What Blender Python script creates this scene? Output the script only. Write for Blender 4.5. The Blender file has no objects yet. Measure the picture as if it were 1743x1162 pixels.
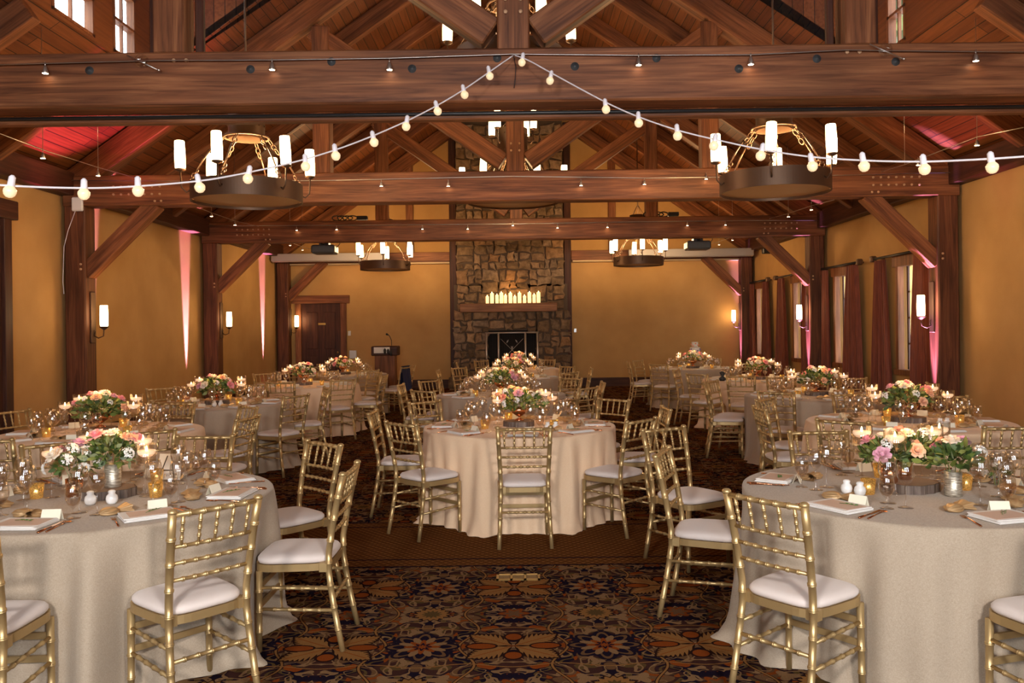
import bpy, math, random
from mathutils import Vector, Matrix
sin, cos, pi = math.sin, math.cos, math.pi
R = math.radians
random.seed(7)
SC = bpy.context.scene
COL = SC.collection

# ---------------------------------------------------------------- camera
F = 1420.0          # focal length in pixels of the 1743 px wide frame
cam_d = bpy.data.cameras.new('camera')
cam = bpy.data.objects.new('camera', cam_d)
COL.objects.link(cam)
cam_d.sensor_width = 36.0
cam_d.lens = 36.0 * F / 1743.0
cam_d.shift_x = -10.5 / 1743.0
cam_d.shift_y = -24.0 / 1743.0
cam_d.clip_start = 0.05
cam_d.clip_end = 200
EYE = 1.64
cam.matrix_world = Matrix.Translation((0, 0, EYE)) @ Matrix.Rotation(R(90), 4, 'X') @ Matrix.Rotation(-0.0125, 4, 'Z')
SC.camera = cam

# ---------------------------------------------------------------- view, world, big lights
SC.view_settings.view_transform = 'Standard'
SC.view_settings.look = 'None'
SC.view_settings.gamma = 1.0
SC.view_settings.exposure = 0.0
SC.view_settings.use_curve_mapping = False
SC.cycles.transparent_max_bounces = 24
SC.cycles.max_bounces = 7
SC.cycles.diffuse_bounces = 4
SC.cycles.sample_clamp_indirect = 4.0

world = bpy.data.worlds.new('world')
SC.world = world
world.use_nodes = True
bg = world.node_tree.nodes['Background']
bg.inputs[0].default_value = (0.82, 0.90, 1.0, 1)
bg.inputs[1].default_value = 9.0


def area(name, loc, target, sx, sy, power, color, spread=180):
    d = bpy.data.lights.new(name, 'AREA')
    d.shape = 'RECTANGLE'
    d.size, d.size_y = sx, sy
    d.energy = power
    d.color = color
    d.spread = R(spread)
    o = bpy.data.objects.new(name, d)
    COL.objects.link(o)
    o.location = loc
    o.rotation_euler = (Vector(target) - Vector(loc)).to_track_quat('-Z', 'Y').to_euler()
    return o


def point(name, loc, power, color, rad=0.05):
    d = bpy.data.lights.new(name, 'POINT')
    d.energy = power
    d.color = color
    d.shadow_soft_size = rad
    o = bpy.data.objects.new(name, d)
    COL.objects.link(o)
    o.location = loc
    return o


def spot(name, loc, target, power, color, ang, blend=0.5, rad=0.03):
    d = bpy.data.lights.new(name, 'SPOT')
    d.energy = power
    d.color = color
    d.spot_size = R(ang)
    d.spot_blend = blend
    d.shadow_soft_size = rad
    o = bpy.data.objects.new(name, d)
    COL.objects.link(o)
    o.location = loc
    o.rotation_euler = (Vector(target) - Vector(loc)).to_track_quat('-Z', 'Y').to_euler()
    return o


FLASH = 170.0
# the photographer's two flash heads, either side of and above the camera
area('flash_head_left', (-1.3, -0.9, 2.55), (-1.2, 6.0, 1.2), 0.5, 0.35, FLASH, (1.0, 0.93, 0.88))
area('flash_head_right', (1.3, -0.9, 2.55), (1.2, 6.0, 1.2), 0.5, 0.35, FLASH, (1.0, 0.93, 0.88))
# daylight entering by the three tall windows behind the camera
for wx in (-3.4, 0.0, 3.4):
    area('window_daylight', (wx, -4.32, 2.2), (wx * .8, 6.0, 1.2), 1.35, 2.1, 85, (0.80, 0.88, 1.0), 150)
WARM = (1.0, 0.62, 0.28)
CANDLE = (1.0, 0.55, 0.2)
PINK = (1.0, 0.10, 0.32)
LILAC = (1.0, 0.42, 1.0)
ORCHID = (0.80, 0.36, 0.95)

# ---------------------------------------------------------------- naming helpers
def tag(o, label=None, cat=None, group=None, kind=None):
    if label: o['label'] = label
    if cat: o['category'] = cat
    if group: o['group'] = group
    if kind: o['kind'] = kind
    return o


def empty(name, loc=(0, 0, 0), rz=0.0, label=None, cat=None, group=None):
    o = bpy.data.objects.new(name, None)
    o.empty_display_size = 0.1
    COL.objects.link(o)
    o.location = loc
    o.rotation_euler = (0, 0, rz)
    return tag(o, label, cat, group)


def link(name, me, mat=None, parent=None, loc=(0, 0, 0), rz=0.0):
    o = bpy.data.objects.new(name, me)
    COL.objects.link(o)
    o.location = loc
    o.rotation_euler = (0, 0, rz)
    if parent: o.parent = parent
    if mat is not None:
        if len(me.materials) == 0: me.materials.append(mat)
        if me.materials[0] is not mat:
            o.material_slots[0].link = 'OBJECT'
            o.material_slots[0].material = mat
    return o


def kids(o):
    return [c for c in KID.get(o.name, [])]


KID = {}


def copy_tree(o, loc=None, rz=None, parent=None, label=None, group=None):
    c = o.copy()
    COL.objects.link(c)
    if parent is not None: c.parent = parent
    if loc is not None: c.location = loc
    if rz is not None: c.rotation_euler = (0, 0, rz)
    if label: c['label'] = label
    if group: c['group'] = group
    for ch in o.children:
        copy_tree(ch, parent=c)
    return c


# ---------------------------------------------------------------- mesh builder
class MB:
    def __init__(s):
        s.v = []; s.f = []; s.sm = []

    def add(s, vs, fs, smooth=False):
        b = len(s.v)
        s.v += [tuple(v) for v in vs]
        s.f += [tuple(b + i for i in f) for f in fs]
        s.sm += [smooth] * len(fs)
        return s

    def box(s, cx, cy, cz, sx, sy, sz, m=None, bev=0.0):
        x, y, z = sx / 2, sy / 2, sz / 2
        if bev:
            b = min(bev, x * .9, y * .9, z * .9)
            vs = []
            for sxn in (-1, 1):
                for syn in (-1, 1):
                    for szn in (-1, 1):
                        vs += [(sxn * x, syn * (y - b), szn * (z - b)), (sxn * (x - b), syn * y, szn * (z - b)), (sxn * (x - b), syn * (y - b), szn * z)]
            def ix(a, b_, c, k): return ((a * 2 + b_) * 2 + c) * 3 + k
            fs = []
            for a in (0, 1):
                q = [ix(a, 0, 0, 0), ix(a, 1, 0, 0), ix(a, 1, 1, 0), ix(a, 0, 1, 0)]; fs.append(q if a else q[::-1])
                q = [ix(0, a, 0, 1), ix(1, a, 0, 1), ix(1, a, 1, 1), ix(0, a, 1, 1)]; fs.append(q[::-1] if a else q)
                q = [ix(0, 0, a, 2), ix(1, 0, a, 2), ix(1, 1, a, 2), ix(0, 1, a, 2)]; fs.append(q if a else q[::-1])
            for a in (0, 1):
                for b_ in (0, 1):
                    fs.append([ix(a, b_, 0, 0), ix(a, b_, 1, 0), ix(a, b_, 1, 1), ix(a, b_, 0, 1)])
                    fs.append([ix(a, 0, b_, 0), ix(a, 1, b_, 0), ix(a, 1, b_, 2), ix(a, 0, b_, 2)])
                    fs.append([ix(0, a, b_, 1), ix(1, a, b_, 1), ix(1, a, b_, 2), ix(0, a, b_, 2)])
                    for c in (0, 1):
                        fs.append([ix(a, b_, c, 0), ix(a, b_, c, 1), ix(a, b_, c, 2)])
        else:
            vs = [(-x, -y, -z), (x, -y, -z), (x, y, -z), (-x, y, -z), (-x, -y, z), (x, -y, z), (x, y, z), (-x, y, z)]
            fs = [(3, 2, 1, 0), (4, 5, 6, 7), (0, 1, 5, 4), (1, 2, 6, 5), (2, 3, 7, 6), (3, 0, 4, 7)]
        if m is not None:
            vs = [m @ Vector(v) for v in vs]
        vs = [(v[0] + cx, v[1] + cy, v[2] + cz) for v in vs]
        return s.add(vs, fs)

    def lathe(s, prof, n=24, c=(0, 0, 0), axis=None, smooth=True, cap0=True, cap1=True):
        vs = []; fs = []
        for r, z in prof:
            for k in range(n):
                a = 2 * pi * k / n
                vs.append(Vector((r * cos(a), r * sin(a), z)))
        m = len(prof)
        for i in range(m - 1):
            for k in range(n):
                k2 = (k + 1) % n
                fs.append((i * n + k, i * n + k2, (i + 1) * n + k2, (i + 1) * n + k))
        if cap0 and prof[0][0] > 1e-5: fs.append(tuple(reversed(range(n))))
        if cap1 and prof[-1][0] > 1e-5: fs.append(tuple((m - 1) * n + k for k in range(n)))
        if axis is not None:
            q = Vector((0, 0, 1)).rotation_difference(Vector(axis).normalized())
            vs = [q @ v for v in vs]
        vs = [(v[0] + c[0], v[1] + c[1], v[2] + c[2]) for v in vs]
        return s.add(vs, fs, smooth)

    def tube(s, path, rad, n=8, smooth=True, closed=False):
        P = [Vector(p) for p in path]
        m = len(P)
        rr = rad if isinstance(rad, (list, tuple)) else [rad] * m
        vs = []; fs = []
        up = None
        for i in range(m):
            if closed: t = P[(i + 1) % m] - P[i - 1]
            else: t = P[min(i + 1, m - 1)] - P[max(i - 1, 0)]
            if t.length < 1e-9: t = Vector((0, 0, 1))
            t.normalize()
            if up is None:
                up = Vector((0, 0, 1)) if abs(t.z) < .9 else Vector((1, 0, 0))
            sx = t.cross(up)
            if sx.length < 1e-6: sx = t.orthogonal()
            sx.normalize()
            up = sx.cross(t).normalized()
            for k in range(n):
                a = 2 * pi * k / n
                vs.append(P[i] + sx * cos(a) * rr[i] + up * sin(a) * rr[i])
        L = m if closed else m - 1
        for i in range(L):
            j = (i + 1) % m
            for k in range(n):
                k2 = (k + 1) % n
                fs.append((i * n + k, i * n + k2, j * n + k2, j * n + k))
        if not closed:
            fs.append(tuple(reversed(range(n))))
            fs.append(tuple((m - 1) * n + k for k in range(n)))
        return s.add(vs, fs, smooth)

    def prism(s, pts, d, m=None):
        # polygon pts (x,z) extruded along y by d (centred)
        n = len(pts)
        vs = [Vector((p[0], -d / 2, p[1])) for p in pts] + [Vector((p[0], d / 2, p[1])) for p in pts]
        fs = [tuple(range(n)), tuple(reversed(range(n, 2 * n)))]
        for i in range(n):
            j = (i + 1) % n
            fs.append((j, i, n + i, n + j))
        if m is not None: vs = [m @ v for v in vs]
        return s.add(vs, fs)

    def grid(s, fn, nu, nv, smooth=True, closeu=False):
        vs = [fn(i / nu, j / nv) for j in range(nv + 1) for i in range(nu + (0 if closeu else 1))]
        w = nu if closeu else nu + 1
        fs = []
        for j in range(nv):
            for i in range(nu):
                i2 = (i + 1) % w if closeu else i + 1
                fs.append((j * w + i, j * w + i2, (j + 1) * w + i2, (j + 1) * w + i))
        return s.add(vs, fs, smooth)

    def mesh(s, name):
        me = bpy.data.meshes.new(name)
        me.from_pydata(s.v, [], s.f)
        me.polygons.foreach_set('use_smooth', s.sm)
        me.update()
        return me

    def build(s, name, mat, parent=None, loc=(0, 0, 0), rz=0.0):
        return link(name, s.mesh(name), mat, parent, loc, rz)


# ---------------------------------------------------------------- material helpers
def newmat(name):
    m = bpy.data.materials.new(name)
    m.use_nodes = True
    nt = m.node_tree
    b = nt.nodes['Principled BSDF']
    return m, nt, b


def setb(b, **k):
    nm = dict(col='Base Color', rough='Roughness', metal='Metallic', spec='Specular IOR Level', sheen='Sheen Weight', coat='Coat Weight', sss='Subsurface Weight')
    for a, v in k.items():
        if a == 'col' and len(v) == 3: v = (*v, 1)
        b.inputs[nm[a]].default_value = v


def tex(nt, kind, scale, vec=None, **k):
    n = nt.nodes.new(kind)
    n.inputs['Scale'].default_value = scale
    for a, v in k.items():
        n.inputs[a].default_value = v
    if vec is not None: nt.links.new(vec, n.inputs['Vector'])
    return n


def ramp(nt, fac, stops, interp='LINEAR'):
    n = nt.nodes.new('ShaderNodeValToRGB')
    n.color_ramp.interpolation = interp
    e = n.color_ramp.elements
    while len(e) < len(stops): e.new(0.5)
    for i, (p, c) in enumerate(stops):
        e[i].position = p
        e[i].color = (*c, 1)
    nt.links.new(fac, n.inputs[0])
    return n.outputs[0]


def coords(nt, scale=(1, 1, 1), kind='Object', rot=(0, 0, 0)):
    tc = nt.nodes.new('ShaderNodeTexCoord')
    mp = nt.nodes.new('ShaderNodeMapping')
    mp.inputs['Scale'].default_value = scale
    mp.inputs['Rotation'].default_value = rot
    nt.links.new(tc.outputs[kind], mp.inputs['Vector'])
    return mp.outputs[0]


def bump(nt, b, h, strength=0.3, dist=0.01):
    n = nt.nodes.new('ShaderNodeBump')
    n.inputs['Strength'].default_value = strength
    n.inputs['Distance'].default_value = dist
    nt.links.new(h, n.inputs['Height'])
    nt.links.new(n.outputs[0], b.inputs['Normal'])


def mixc(nt, fac, a, b, mode='MIX'):
    n = nt.nodes.new('ShaderNodeMix')
    n.data_type = 'RGBA'
    n.blend_type = mode
    for sock, v in ((n.inputs[0], fac), (n.inputs[6], a), (n.inputs[7], b)):
        if hasattr(v, 'is_linked') or hasattr(v, 'links'):
            nt.links.new(v, sock)
        elif isinstance(v, (int, float)): sock.default_value = v
        else: sock.default_value = (*v, 1) if len(v) == 3 else v
    return n.outputs[2]


def simple(name, col, rough=0.5, metal=0.0, **k):
    m, nt, b = newmat(name)
    setb(b, col=col, rough=rough, metal=metal, **k)
    return m


def wood(name, c0, c1, c2, axis=0, rough=0.55, scale=1.0):
    m, nt, b = newmat(name)
    sc = [9 * scale] * 3
    sc[axis] = 0.55 * scale
    v = coords(nt, tuple(sc))
    n1 = tex(nt, 'ShaderNodeTexNoise', 1.6, v, Detail=5.0, Roughness=0.6, Distortion=0.8)
    sc2 = [60 * scale] * 3
    sc2[axis] = 1.6 * scale
    n2 = tex(nt, 'ShaderNodeTexNoise', 1.0, coords(nt, tuple(sc2)), Detail=3.0)
    n3 = tex(nt, 'ShaderNodeTexNoise', 0.9, coords(nt), Detail=2.0)
    c = ramp(nt, n1.outputs[0], [(0.28, c0), (0.5, c1), (0.72, c2)])
    g = ramp(nt, n2.outputs[0], [(0.30, (0.55, 0.5, 0.48)), (0.55, (1, 1, 1))])
    c = mixc(nt, 0.8, c, g, 'MULTIPLY')
    h = ramp(nt, n3.outputs[0], [(0.35, (0.7, 0.68, 0.66)), (0.65, (1.15, 1.1, 1.1))])
    c = mixc(nt, 0.8, c, h, 'MULTIPLY')
    nt.links.new(c, b.inputs['Base Color'])
    setb(b, rough=rough, spec=0.35)
    bump(nt, b, n2.outputs[0], 0.25, 0.004)
    return m


TC = ((0.085, 0.028, 0.011), (0.22, 0.080, 0.031), (0.36, 0.15, 0.062))
PC = ((0.05, 0.016, 0.007), (0.13, 0.044, 0.018), (0.24, 0.095, 0.04))
M = {}
for ax, nm in ((0, 'x'), (1, 'y'), (2, 'z')):
    M['timber_' + nm] = wood('timber_' + nm, *TC, axis=ax)
    M['dark_' + nm] = wood('dark_timber_' + nm, (0.035, 0.012, 0.008), (0.07, 0.022, 0.012), (0.11, 0.04, 0.02), axis=ax)
M['post'] = wood('post_timber', *PC, axis=0)
M['mantel'] = wood('mantel_wood', (0.16, 0.065, 0.03), (0.28, 0.13, 0.06), (0.4, 0.2, 0.1), axis=0)
M['peg'] = simple('peg_wood', (0.5, 0.3, 0.17), 0.6)


def roofmat():
    m, nt, b = newmat('ceiling_boards')
    # boards run along y; board width .14 across the slope (local x)
    br = nt.nodes.new('ShaderNodeTexBrick')
    v = coords(nt, (1, 1, 1), 'Object', (0, 0, R(90)))
    nt.links.new(v, br.inputs['Vector'])
    br.inputs['Scale'].default_value = 1.0
    br.inputs['Brick Width'].default_value = 2.6
    br.inputs['Row Height'].default_value = 0.15
    br.inputs['Mortar Size'].default_value = 0.006
    br.inputs['Mortar Smooth'].default_value = 0.1
    br.inputs['Color1'].default_value = (0.20, 0.066, 0.020, 1)
    br.inputs['Color2'].default_value = (0.12, 0.036, 0.012, 1)
    br.inputs['Mortar'].default_value = (0.02, 0.008, 0.004, 1)
    n2 = tex(nt, 'ShaderNodeTexNoise', 1.0, coords(nt, (30, 1.2, 30)), Detail=3.0)
    g = ramp(nt, n2.outputs[0], [(0.3, (0.6, 0.55, 0.5)), (0.6, (1.1, 1.1, 1.1))])
    c = mixc(nt, 0.8, br.outputs[0], g, 'MULTIPLY')
    nt.links.new(c, b.inputs['Base Color'])
    setb(b, rough=0.6, spec=0.3)
    bump(nt, b, br.outputs[1], -0.3, 0.01)
    return m


M['roof'] = roofmat()


def wallmat():
    m, nt, b = newmat('ochre_plaster')
    n1 = tex(nt, 'ShaderNodeTexNoise', 1.4, coords(nt), Detail=4.0)
    c = ramp(nt, n1.outputs[0], [(0.3, (0.47, 0.27, 0.10)), (0.7, (0.57, 0.34, 0.135))])
    nt.links.new(c, b.inputs['Base Color'])
    setb(b, rough=0.8, spec=0.2)
    n2 = tex(nt, 'ShaderNodeTexNoise', 70.0, coords(nt), Detail=3.0)
    bump(nt, b, n2.outputs[0], 0.25, 0.006)
    return m


M['wall'] = wallmat()
M['cream_band'] = simple('cream_plaster', (0.62, 0.48, 0.28), 0.8)


# carpet from node maths
class E:
    nt = None
    def __init__(s, sock): s.s = sock
    @staticmethod
    def op(o, *a):
        n = E.nt.nodes.new('ShaderNodeMath')
        n.operation = o
        for i, x in enumerate(a):
            if isinstance(x, E): E.nt.links.new(x.s, n.inputs[i])
            else: n.inputs[i].default_value = x
        return E(n.outputs[0])
    def __add__(s, o): return E.op('ADD', s, o)
    __radd__ = __add__
    def __sub__(s, o): return E.op('SUBTRACT', s, o)
    def __rsub__(s, o): return E.op('SUBTRACT', o, s)
    def __mul__(s, o): return E.op('MULTIPLY', s, o)
    __rmul__ = __mul__
    def __truediv__(s, o): return E.op('DIVIDE', s, o)
    def abs(s): return E.op('ABSOLUTE', s)
    def lt(s, o): return E.op('LESS_THAN', s, o)
    def gt(s, o): return E.op('GREATER_THAN', s, o)
    def mx(s, o): return E.op('MAXIMUM', s, o)
    def mn(s, o): return E.op('MINIMUM', s, o)
    def sin(s): return E.op('SINE', s)
    def cos(s): return E.op('COSINE', s)
    def frac(s): return E.op('FRACT', s)
    def sqrt(s): return E.op('SQRT', s)


def carpetmat():
    m, nt, b = newmat('floral_carpet')
    E.nt = nt
    tc = nt.nodes.new('ShaderNodeTexCoord')
    sp = nt.nodes.new('ShaderNodeSeparateXYZ')
    nt.links.new(tc.outputs['Object'], sp.inputs[0])
    x, y = E(sp.outputs[0]), E(sp.outputs[1])
    PX, PY = 0.94, 0.975
    u = (((x + 0.045) / PX + 100.5).frac() - 0.5).abs() * PX
    v = (((y - 4.30) / PY + 100.5).frac() - 0.5).abs() * PY
    cb = nt.nodes.new('ShaderNodeCombineXYZ')
    nt.links.new(u.s, cb.inputs[0]); nt.links.new(v.s, cb.inputs[1])
    n1 = E(tex(nt, 'ShaderNodeTexNoise', 9.0, cb.outputs[0], Detail=0.0, Distortion=0.7).outputs[0])
    n2 = E(tex(nt, 'ShaderNodeTexNoise', 12.0, cb.outputs[0], Detail=0.0, Distortion=0.9).outputs[0])
    n3 = E(tex(nt, 'ShaderNodeTexNoise', 6.0, cb.outputs[0], Detail=0.0).outputs[0])
    NAVY = (0.012, 0.008, 0.015); TAUPE = (0.115, 0.060, 0.028); TAN = (0.22, 0.105, 0.034); CREAM = (0.20, 0.115, 0.055)
    RUST = (0.19, 0.045, 0.010); OLIVE = (0.085, 0.052, 0.020); DK = (0.022, 0.010, 0.008); PLUM = (0.045, 0.019, 0.015)
    def over(c, mask, col): return mixc(nt, mask.s, c, col)
    c = ramp(nt, n3.s, [(0.45, NAVY), (0.52, PLUM)])
    c = over(c, n1.lt(0.40), PLUM)
    c = over(c, n1.lt(0.36), TAUPE)
    c = over(c, (n1 - 0.62).abs().lt(0.055), OLIVE)
    c = over(c, (n2 - 0.42).abs().lt(0.042), CREAM)
    c = over(c, n2.gt(0.66), RUST)
    # vine outline
    vine = (u - (0.235 + 0.045 * (v * (2 * pi / 0.4875)).cos())).abs()
    c = over(c, vine.lt(0.011), DK)
    c = over(c, vine.lt(0.006), TAN)
    vine2 = (v - (0.245 + 0.02 * (u * (2 * pi / 0.47)).cos())).abs()
    c = over(c, vine2.lt(0.0045), TAN)
    # medallion with petals at the half period in x
    def flower(c, cu, cv, r0, amp, k, col, ph=0.0):
        du, dv = u - cu, v - cv
        d = (du * du + dv * dv).sqrt()
        t = E.op('ARCTAN2', dv, du)
        return over(c, d.lt(r0 + amp * (t * k + ph).cos()), col)
    hx, hy = PX / 2, PY / 2
    c = flower(c, hx, 0, 0.175, 0.02, 8, NAVY)
    c = flower(c, hx, 0, 0.145, 0.035, 8, TAUPE)
    c = flower(c, hx, 0, 0.118, 0.035, 8, NAVY)
    c = flower(c, hx, 0, 0.100, 0.035, 8, CREAM, pi)
    c = flower(c, hx, 0, 0.070, 0.025, 8, RUST)
    c = flower(c, hx, 0, 0.040, 0.012, 8, NAVY)
    c = flower(c, hx, 0, 0.022, 0.006, 8, RUST)
    c = flower(c, hx, hy, 0.105, 0.012, 16, DK)
    c = flower(c, hx, hy, 0.092, 0.010, 16, TAN)
    c = flower(c, hx, hy, 0.050, 0.010, 12, OLIVE)
    c = flower(c, hx - 0.13, hy - 0.08, 0.045, 0.018, 3, CREAM)
    c = flower(c, hx - 0.06, 0.21, 0.032, 0.012, 3, CREAM)
    c = flower(c, 0.0, hy, 0.07, 0.02, 6, RUST)
    c = flower(c, 0.0, hy, 0.045, 0.014, 6, TAUPE)
    # four-leaf cross
    ca, sa = cos(R(34)), sin(R(34))
    a = u * ca + v * sa
    bb = (v * ca - u * sa)
    def leaf(c, a0, L, w, ser, col):
        s_ = ((a - a0) / L).mx(0.0).mn(1.0)
        wd = (s_ * pi).sin() * w
        wd = wd * (1.0 + ser * ((a - bb.abs() * 0.9) * 200.0).sin())
        return over(c, bb.abs().lt(wd), col)
    c = leaf(c, 0.005, 0.285, 0.085, 0.0, DK)
    c = leaf(c, 0.012, 0.262, 0.066, 0.28, TAN)
    vein = (bb.abs() - 0.0).lt(0.003) * a.lt(0.25)
    c = over(c, vein, RUST)
    def ell(c, cu, cv, ru, rv, col):
        du, dv = (u - cu) / ru, (v - cv) / rv
        return over(c, (du * du + dv * dv).lt(1.0), col)
    c = ell(c, 0.165, 0.0, 0.085, 0.045, DK)
    c = ell(c, 0.165, 0.0, 0.073, 0.034, RUST)
    c = ell(c, 0.0, 0.125, 0.055, 0.055, DK)
    c = ell(c, 0.0, 0.125, 0.042, 0.043, RUST)
    # scale pattern band
    BR = (0.15, 0.060, 0.018); BD = (0.055, 0.019, 0.008); BL = (0.24, 0.105, 0.032)
    sx = (x / 0.062 + 100.0); sy = (y / 0.036 + 100.0)
    row = E.op('FLOOR', sy)
    fx = ((sx + row * 0.5).frac() - 0.5)
    fy = sy.frac()
    arc = (fx * fx * 2.6 + fy - 0.75)
    bc = over(mixc(nt, 1.0, BR, BR), arc.abs().lt(0.13), BD)
    bc = over(bc, ((fx * fx * 5.0 + (fy - 0.3) * (fy - 0.3) * 4.0).lt(0.16)), BL)
    band = y.gt(5.75) * y.lt(7.07)
    c = over(c, band, (0, 0, 0))
    mixn = nt.nodes.new('ShaderNodeMix'); mixn.data_type = 'RGBA'
    nt.links.new(band.s, mixn.inputs[0]); nt.links.new(c, mixn.inputs[6]); nt.links.new(bc, mixn.inputs[7])
    c = mixn.outputs[2]
    for yy in (5.755, 5.93, 6.91, 7.065):
        c = over(c, (y - yy).abs().lt(0.011), NAVY)
    fz = tex(nt, 'ShaderNodeTexNoise', 260.0, coords(nt), Detail=2.0)
    fr = ramp(nt, fz.outputs[0], [(0.3, (0.7, 0.7, 0.7)), (0.7, (1.15, 1.15, 1.15))])
    c = mixc(nt, 1.0, c, fr, 'MULTIPLY')
    nt.links.new(c, b.inputs['Base Color'])
    setb(b, rough=1.0, spec=0.0)
    bump(nt, b, fz.outputs[0], 0.4, 0.004)
    return m


M['carpet'] = carpetmat()


def linen(name, c0, c1):
    m, nt, b = newmat(name)
    n1 = tex(nt, 'ShaderNodeTexNoise', 1.0, coords(nt, (800, 800, 120)), Detail=2.0)
    n2 = tex(nt, 'ShaderNodeTexNoise', 1.0, coords(nt, (120, 120, 800)), Detail=2.0)
    f = mixc(nt, 0.5, n1.outputs[1], n2.outputs[1])
    bw = nt.nodes.new('ShaderNodeRGBToBW')
    nt.links.new(f, bw.inputs[0])
    c = ramp(nt, bw.outputs[0], [(0.38, c0), (0.6, c1)])
    nt.links.new(c, b.inputs['Base Color'])
    setb(b, rough=0.85, spec=0.2, sheen=0.15)
    bump(nt, b, bw.outputs[0], 0.15, 0.002)
    return m


M['linen'] = linen('grey_linen', (0.31, 0.245, 0.178), (0.455, 0.375, 0.285))
M['taupe'] = linen('taupe_linen', (0.36, 0.28, 0.21), (0.46, 0.36, 0.27))
M['peach'] = linen('candlelit_champagne_cloth', (0.76, 0.53, 0.34), (0.86, 0.65, 0.45))  # champagne cloth with the warm candle and chandelier light put into its base colour
M['gold'] = simple('gold_paint', (0.50, 0.35, 0.16), 0.36, 0.60)
M['cushion'] = simple('ivory_seat_fabric', (0.70, 0.62, 0.58), 0.8, sheen=0.2)
M['white'] = simple('white_linen_napkin', (0.78, 0.76, 0.73), 0.8)
M['card'] = simple('cream_card', (0.82, 0.77, 0.62), 0.7)
M['blush'] = simple('blush_card', (0.66, 0.48, 0.38), 0.7)
M['copper'] = simple('rose_gold_metal', (0.72, 0.36, 0.20), 0.2, 1.0)
M['green'] = simple('leaf_green', (0.09, 0.19, 0.05), 0.6)
M['organza'] = simple('gold_organza', (0.48, 0.31, 0.15), 0.4, 0.3)
M['ceramic'] = simple('white_ceramic', (0.85, 0.85, 0.84), 0.15, coat=0.5)
M['iron'] = simple('bronze_iron', (0.13, 0.075, 0.045), 0.45, 0.6)
M['iron_light'] = simple('bronze_underside', (0.42, 0.25, 0.13), 0.5, 0.3)
M['black'] = simple('black_plastic', (0.015, 0.015, 0.017), 0.4)
M['bluegrey'] = simple('dark_grey_casing', (0.05, 0.055, 0.06), 0.5)
M['silver'] = simple('brushed_steel', (0.55, 0.52, 0.5), 0.35, 0.8)
M['screencase'] = simple('white_screen_case', (0.44, 0.42, 0.43), 0.4, 0.1)
M['cord'] = simple('white_cord', (0.85, 0.82, 0.88), 0.4)
M['wax'] = simple('white_wax', (0.85, 0.78, 0.66), 0.5, sss=0.2)
M['steelwire'] = simple('steel_wire', (0.6, 0.55, 0.5), 0.3, 0.9)
M['navy'] = simple('navy_wool', (0.008, 0.014, 0.06), 0.9)
M['brass'] = simple('brass', (0.6, 0.4, 0.14), 0.3, 0.9)
M['soot'] = simple('sooty_firebox', (0.012, 0.009, 0.008), 0.9)


def emis(name, col, st):
    m, nt, b = newmat(name)
    setb(b, col=(0.9, 0.8, 0.6), rough=0.6)
    b.inputs['Emission Color'].default_value = (*col, 1)
    b.inputs['Emission Strength'].default_value = st
    return m


M['shade'] = emis('lit_glass_shade', (1.0, 0.72, 0.38), 9.0)
M['flame'] = emis('candle_flame', (1.0, 0.62, 0.22), 30.0)
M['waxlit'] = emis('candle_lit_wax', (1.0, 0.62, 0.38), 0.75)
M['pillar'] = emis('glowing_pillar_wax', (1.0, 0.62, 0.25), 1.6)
M['filament'] = emis('bulb_filament', (1.0, 0.72, 0.35), 14.0)
M['spotlamp'] = emis('halogen_spot', (1.0, 0.72, 0.42), 22.0)


def glassmat(name, tint=(1, 1, 1), ior=1.45, gl=1.0, rough=0.02):
    m, nt, b = newmat(name)
    nt.nodes.remove(b)
    out = nt.nodes['Material Output']
    tr = nt.nodes.new('ShaderNodeBsdfTransparent')
    tr.inputs[0].default_value = (*tint, 1)
    go = nt.nodes.new('ShaderNodeBsdfGlossy')
    go.inputs['Roughness'].default_value = rough
    go.inputs[0].default_value = (gl, gl, gl, 1)
    fr = nt.nodes.new('ShaderNodeFresnel')
    fr.inputs[0].default_value = ior
    mx = nt.nodes.new('ShaderNodeMixShader')
    ge = nt.nodes.new('ShaderNodeNewGeometry')
    mr = nt.nodes.new('ShaderNodeMapRange')
    mr.inputs[3].default_value = ior
    mr.inputs[4].default_value = 1.0 / ior
    nt.links.new(ge.outputs['Backfacing'], mr.inputs[0])
    nt.links.new(mr.outputs[0], fr.inputs[0])
    nt.links.new(fr.outputs[0], mx.inputs[0])
    nt.links.new(tr.outputs[0], mx.inputs[1])
    nt.links.new(go.outputs[0], mx.inputs[2])
    nt.links.new(mx.outputs[0], out.inputs[0])
    return m


M['glass'] = glassmat('clear_glass', (0.96, 0.95, 0.94), 1.9, rough=0.0)
M['pane'] = glassmat('window_glass', (0.97, 0.98, 0.97), 1.45)
M['water'] = glassmat('water', (0.96, 0.9, 0.85), 1.33)
M['bulbglass'] = emis('lit_globe_bulb', (1.0, 0.76, 0.44), 0.5)
setb(M['bulbglass'].node_tree.nodes['Principled BSDF'], col=(0.8, 0.68, 0.45), rough=0.15)


def mercury(name, a, b_, em, scale):
    m, nt, b = newmat(name)
    v = tex(nt, 'ShaderNodeTexVoronoi', scale, coords(nt))
    c = ramp(nt, v.outputs[0], [(0.1, a), (0.6, b_)])
    nt.links.new(c, b.inputs['Base Color'])
    setb(b, rough=0.25, metal=0.75)
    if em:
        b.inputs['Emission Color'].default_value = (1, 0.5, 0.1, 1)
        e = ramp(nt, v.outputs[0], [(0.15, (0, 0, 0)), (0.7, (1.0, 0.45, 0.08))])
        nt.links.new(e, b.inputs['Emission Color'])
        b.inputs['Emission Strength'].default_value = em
    return m


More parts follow.
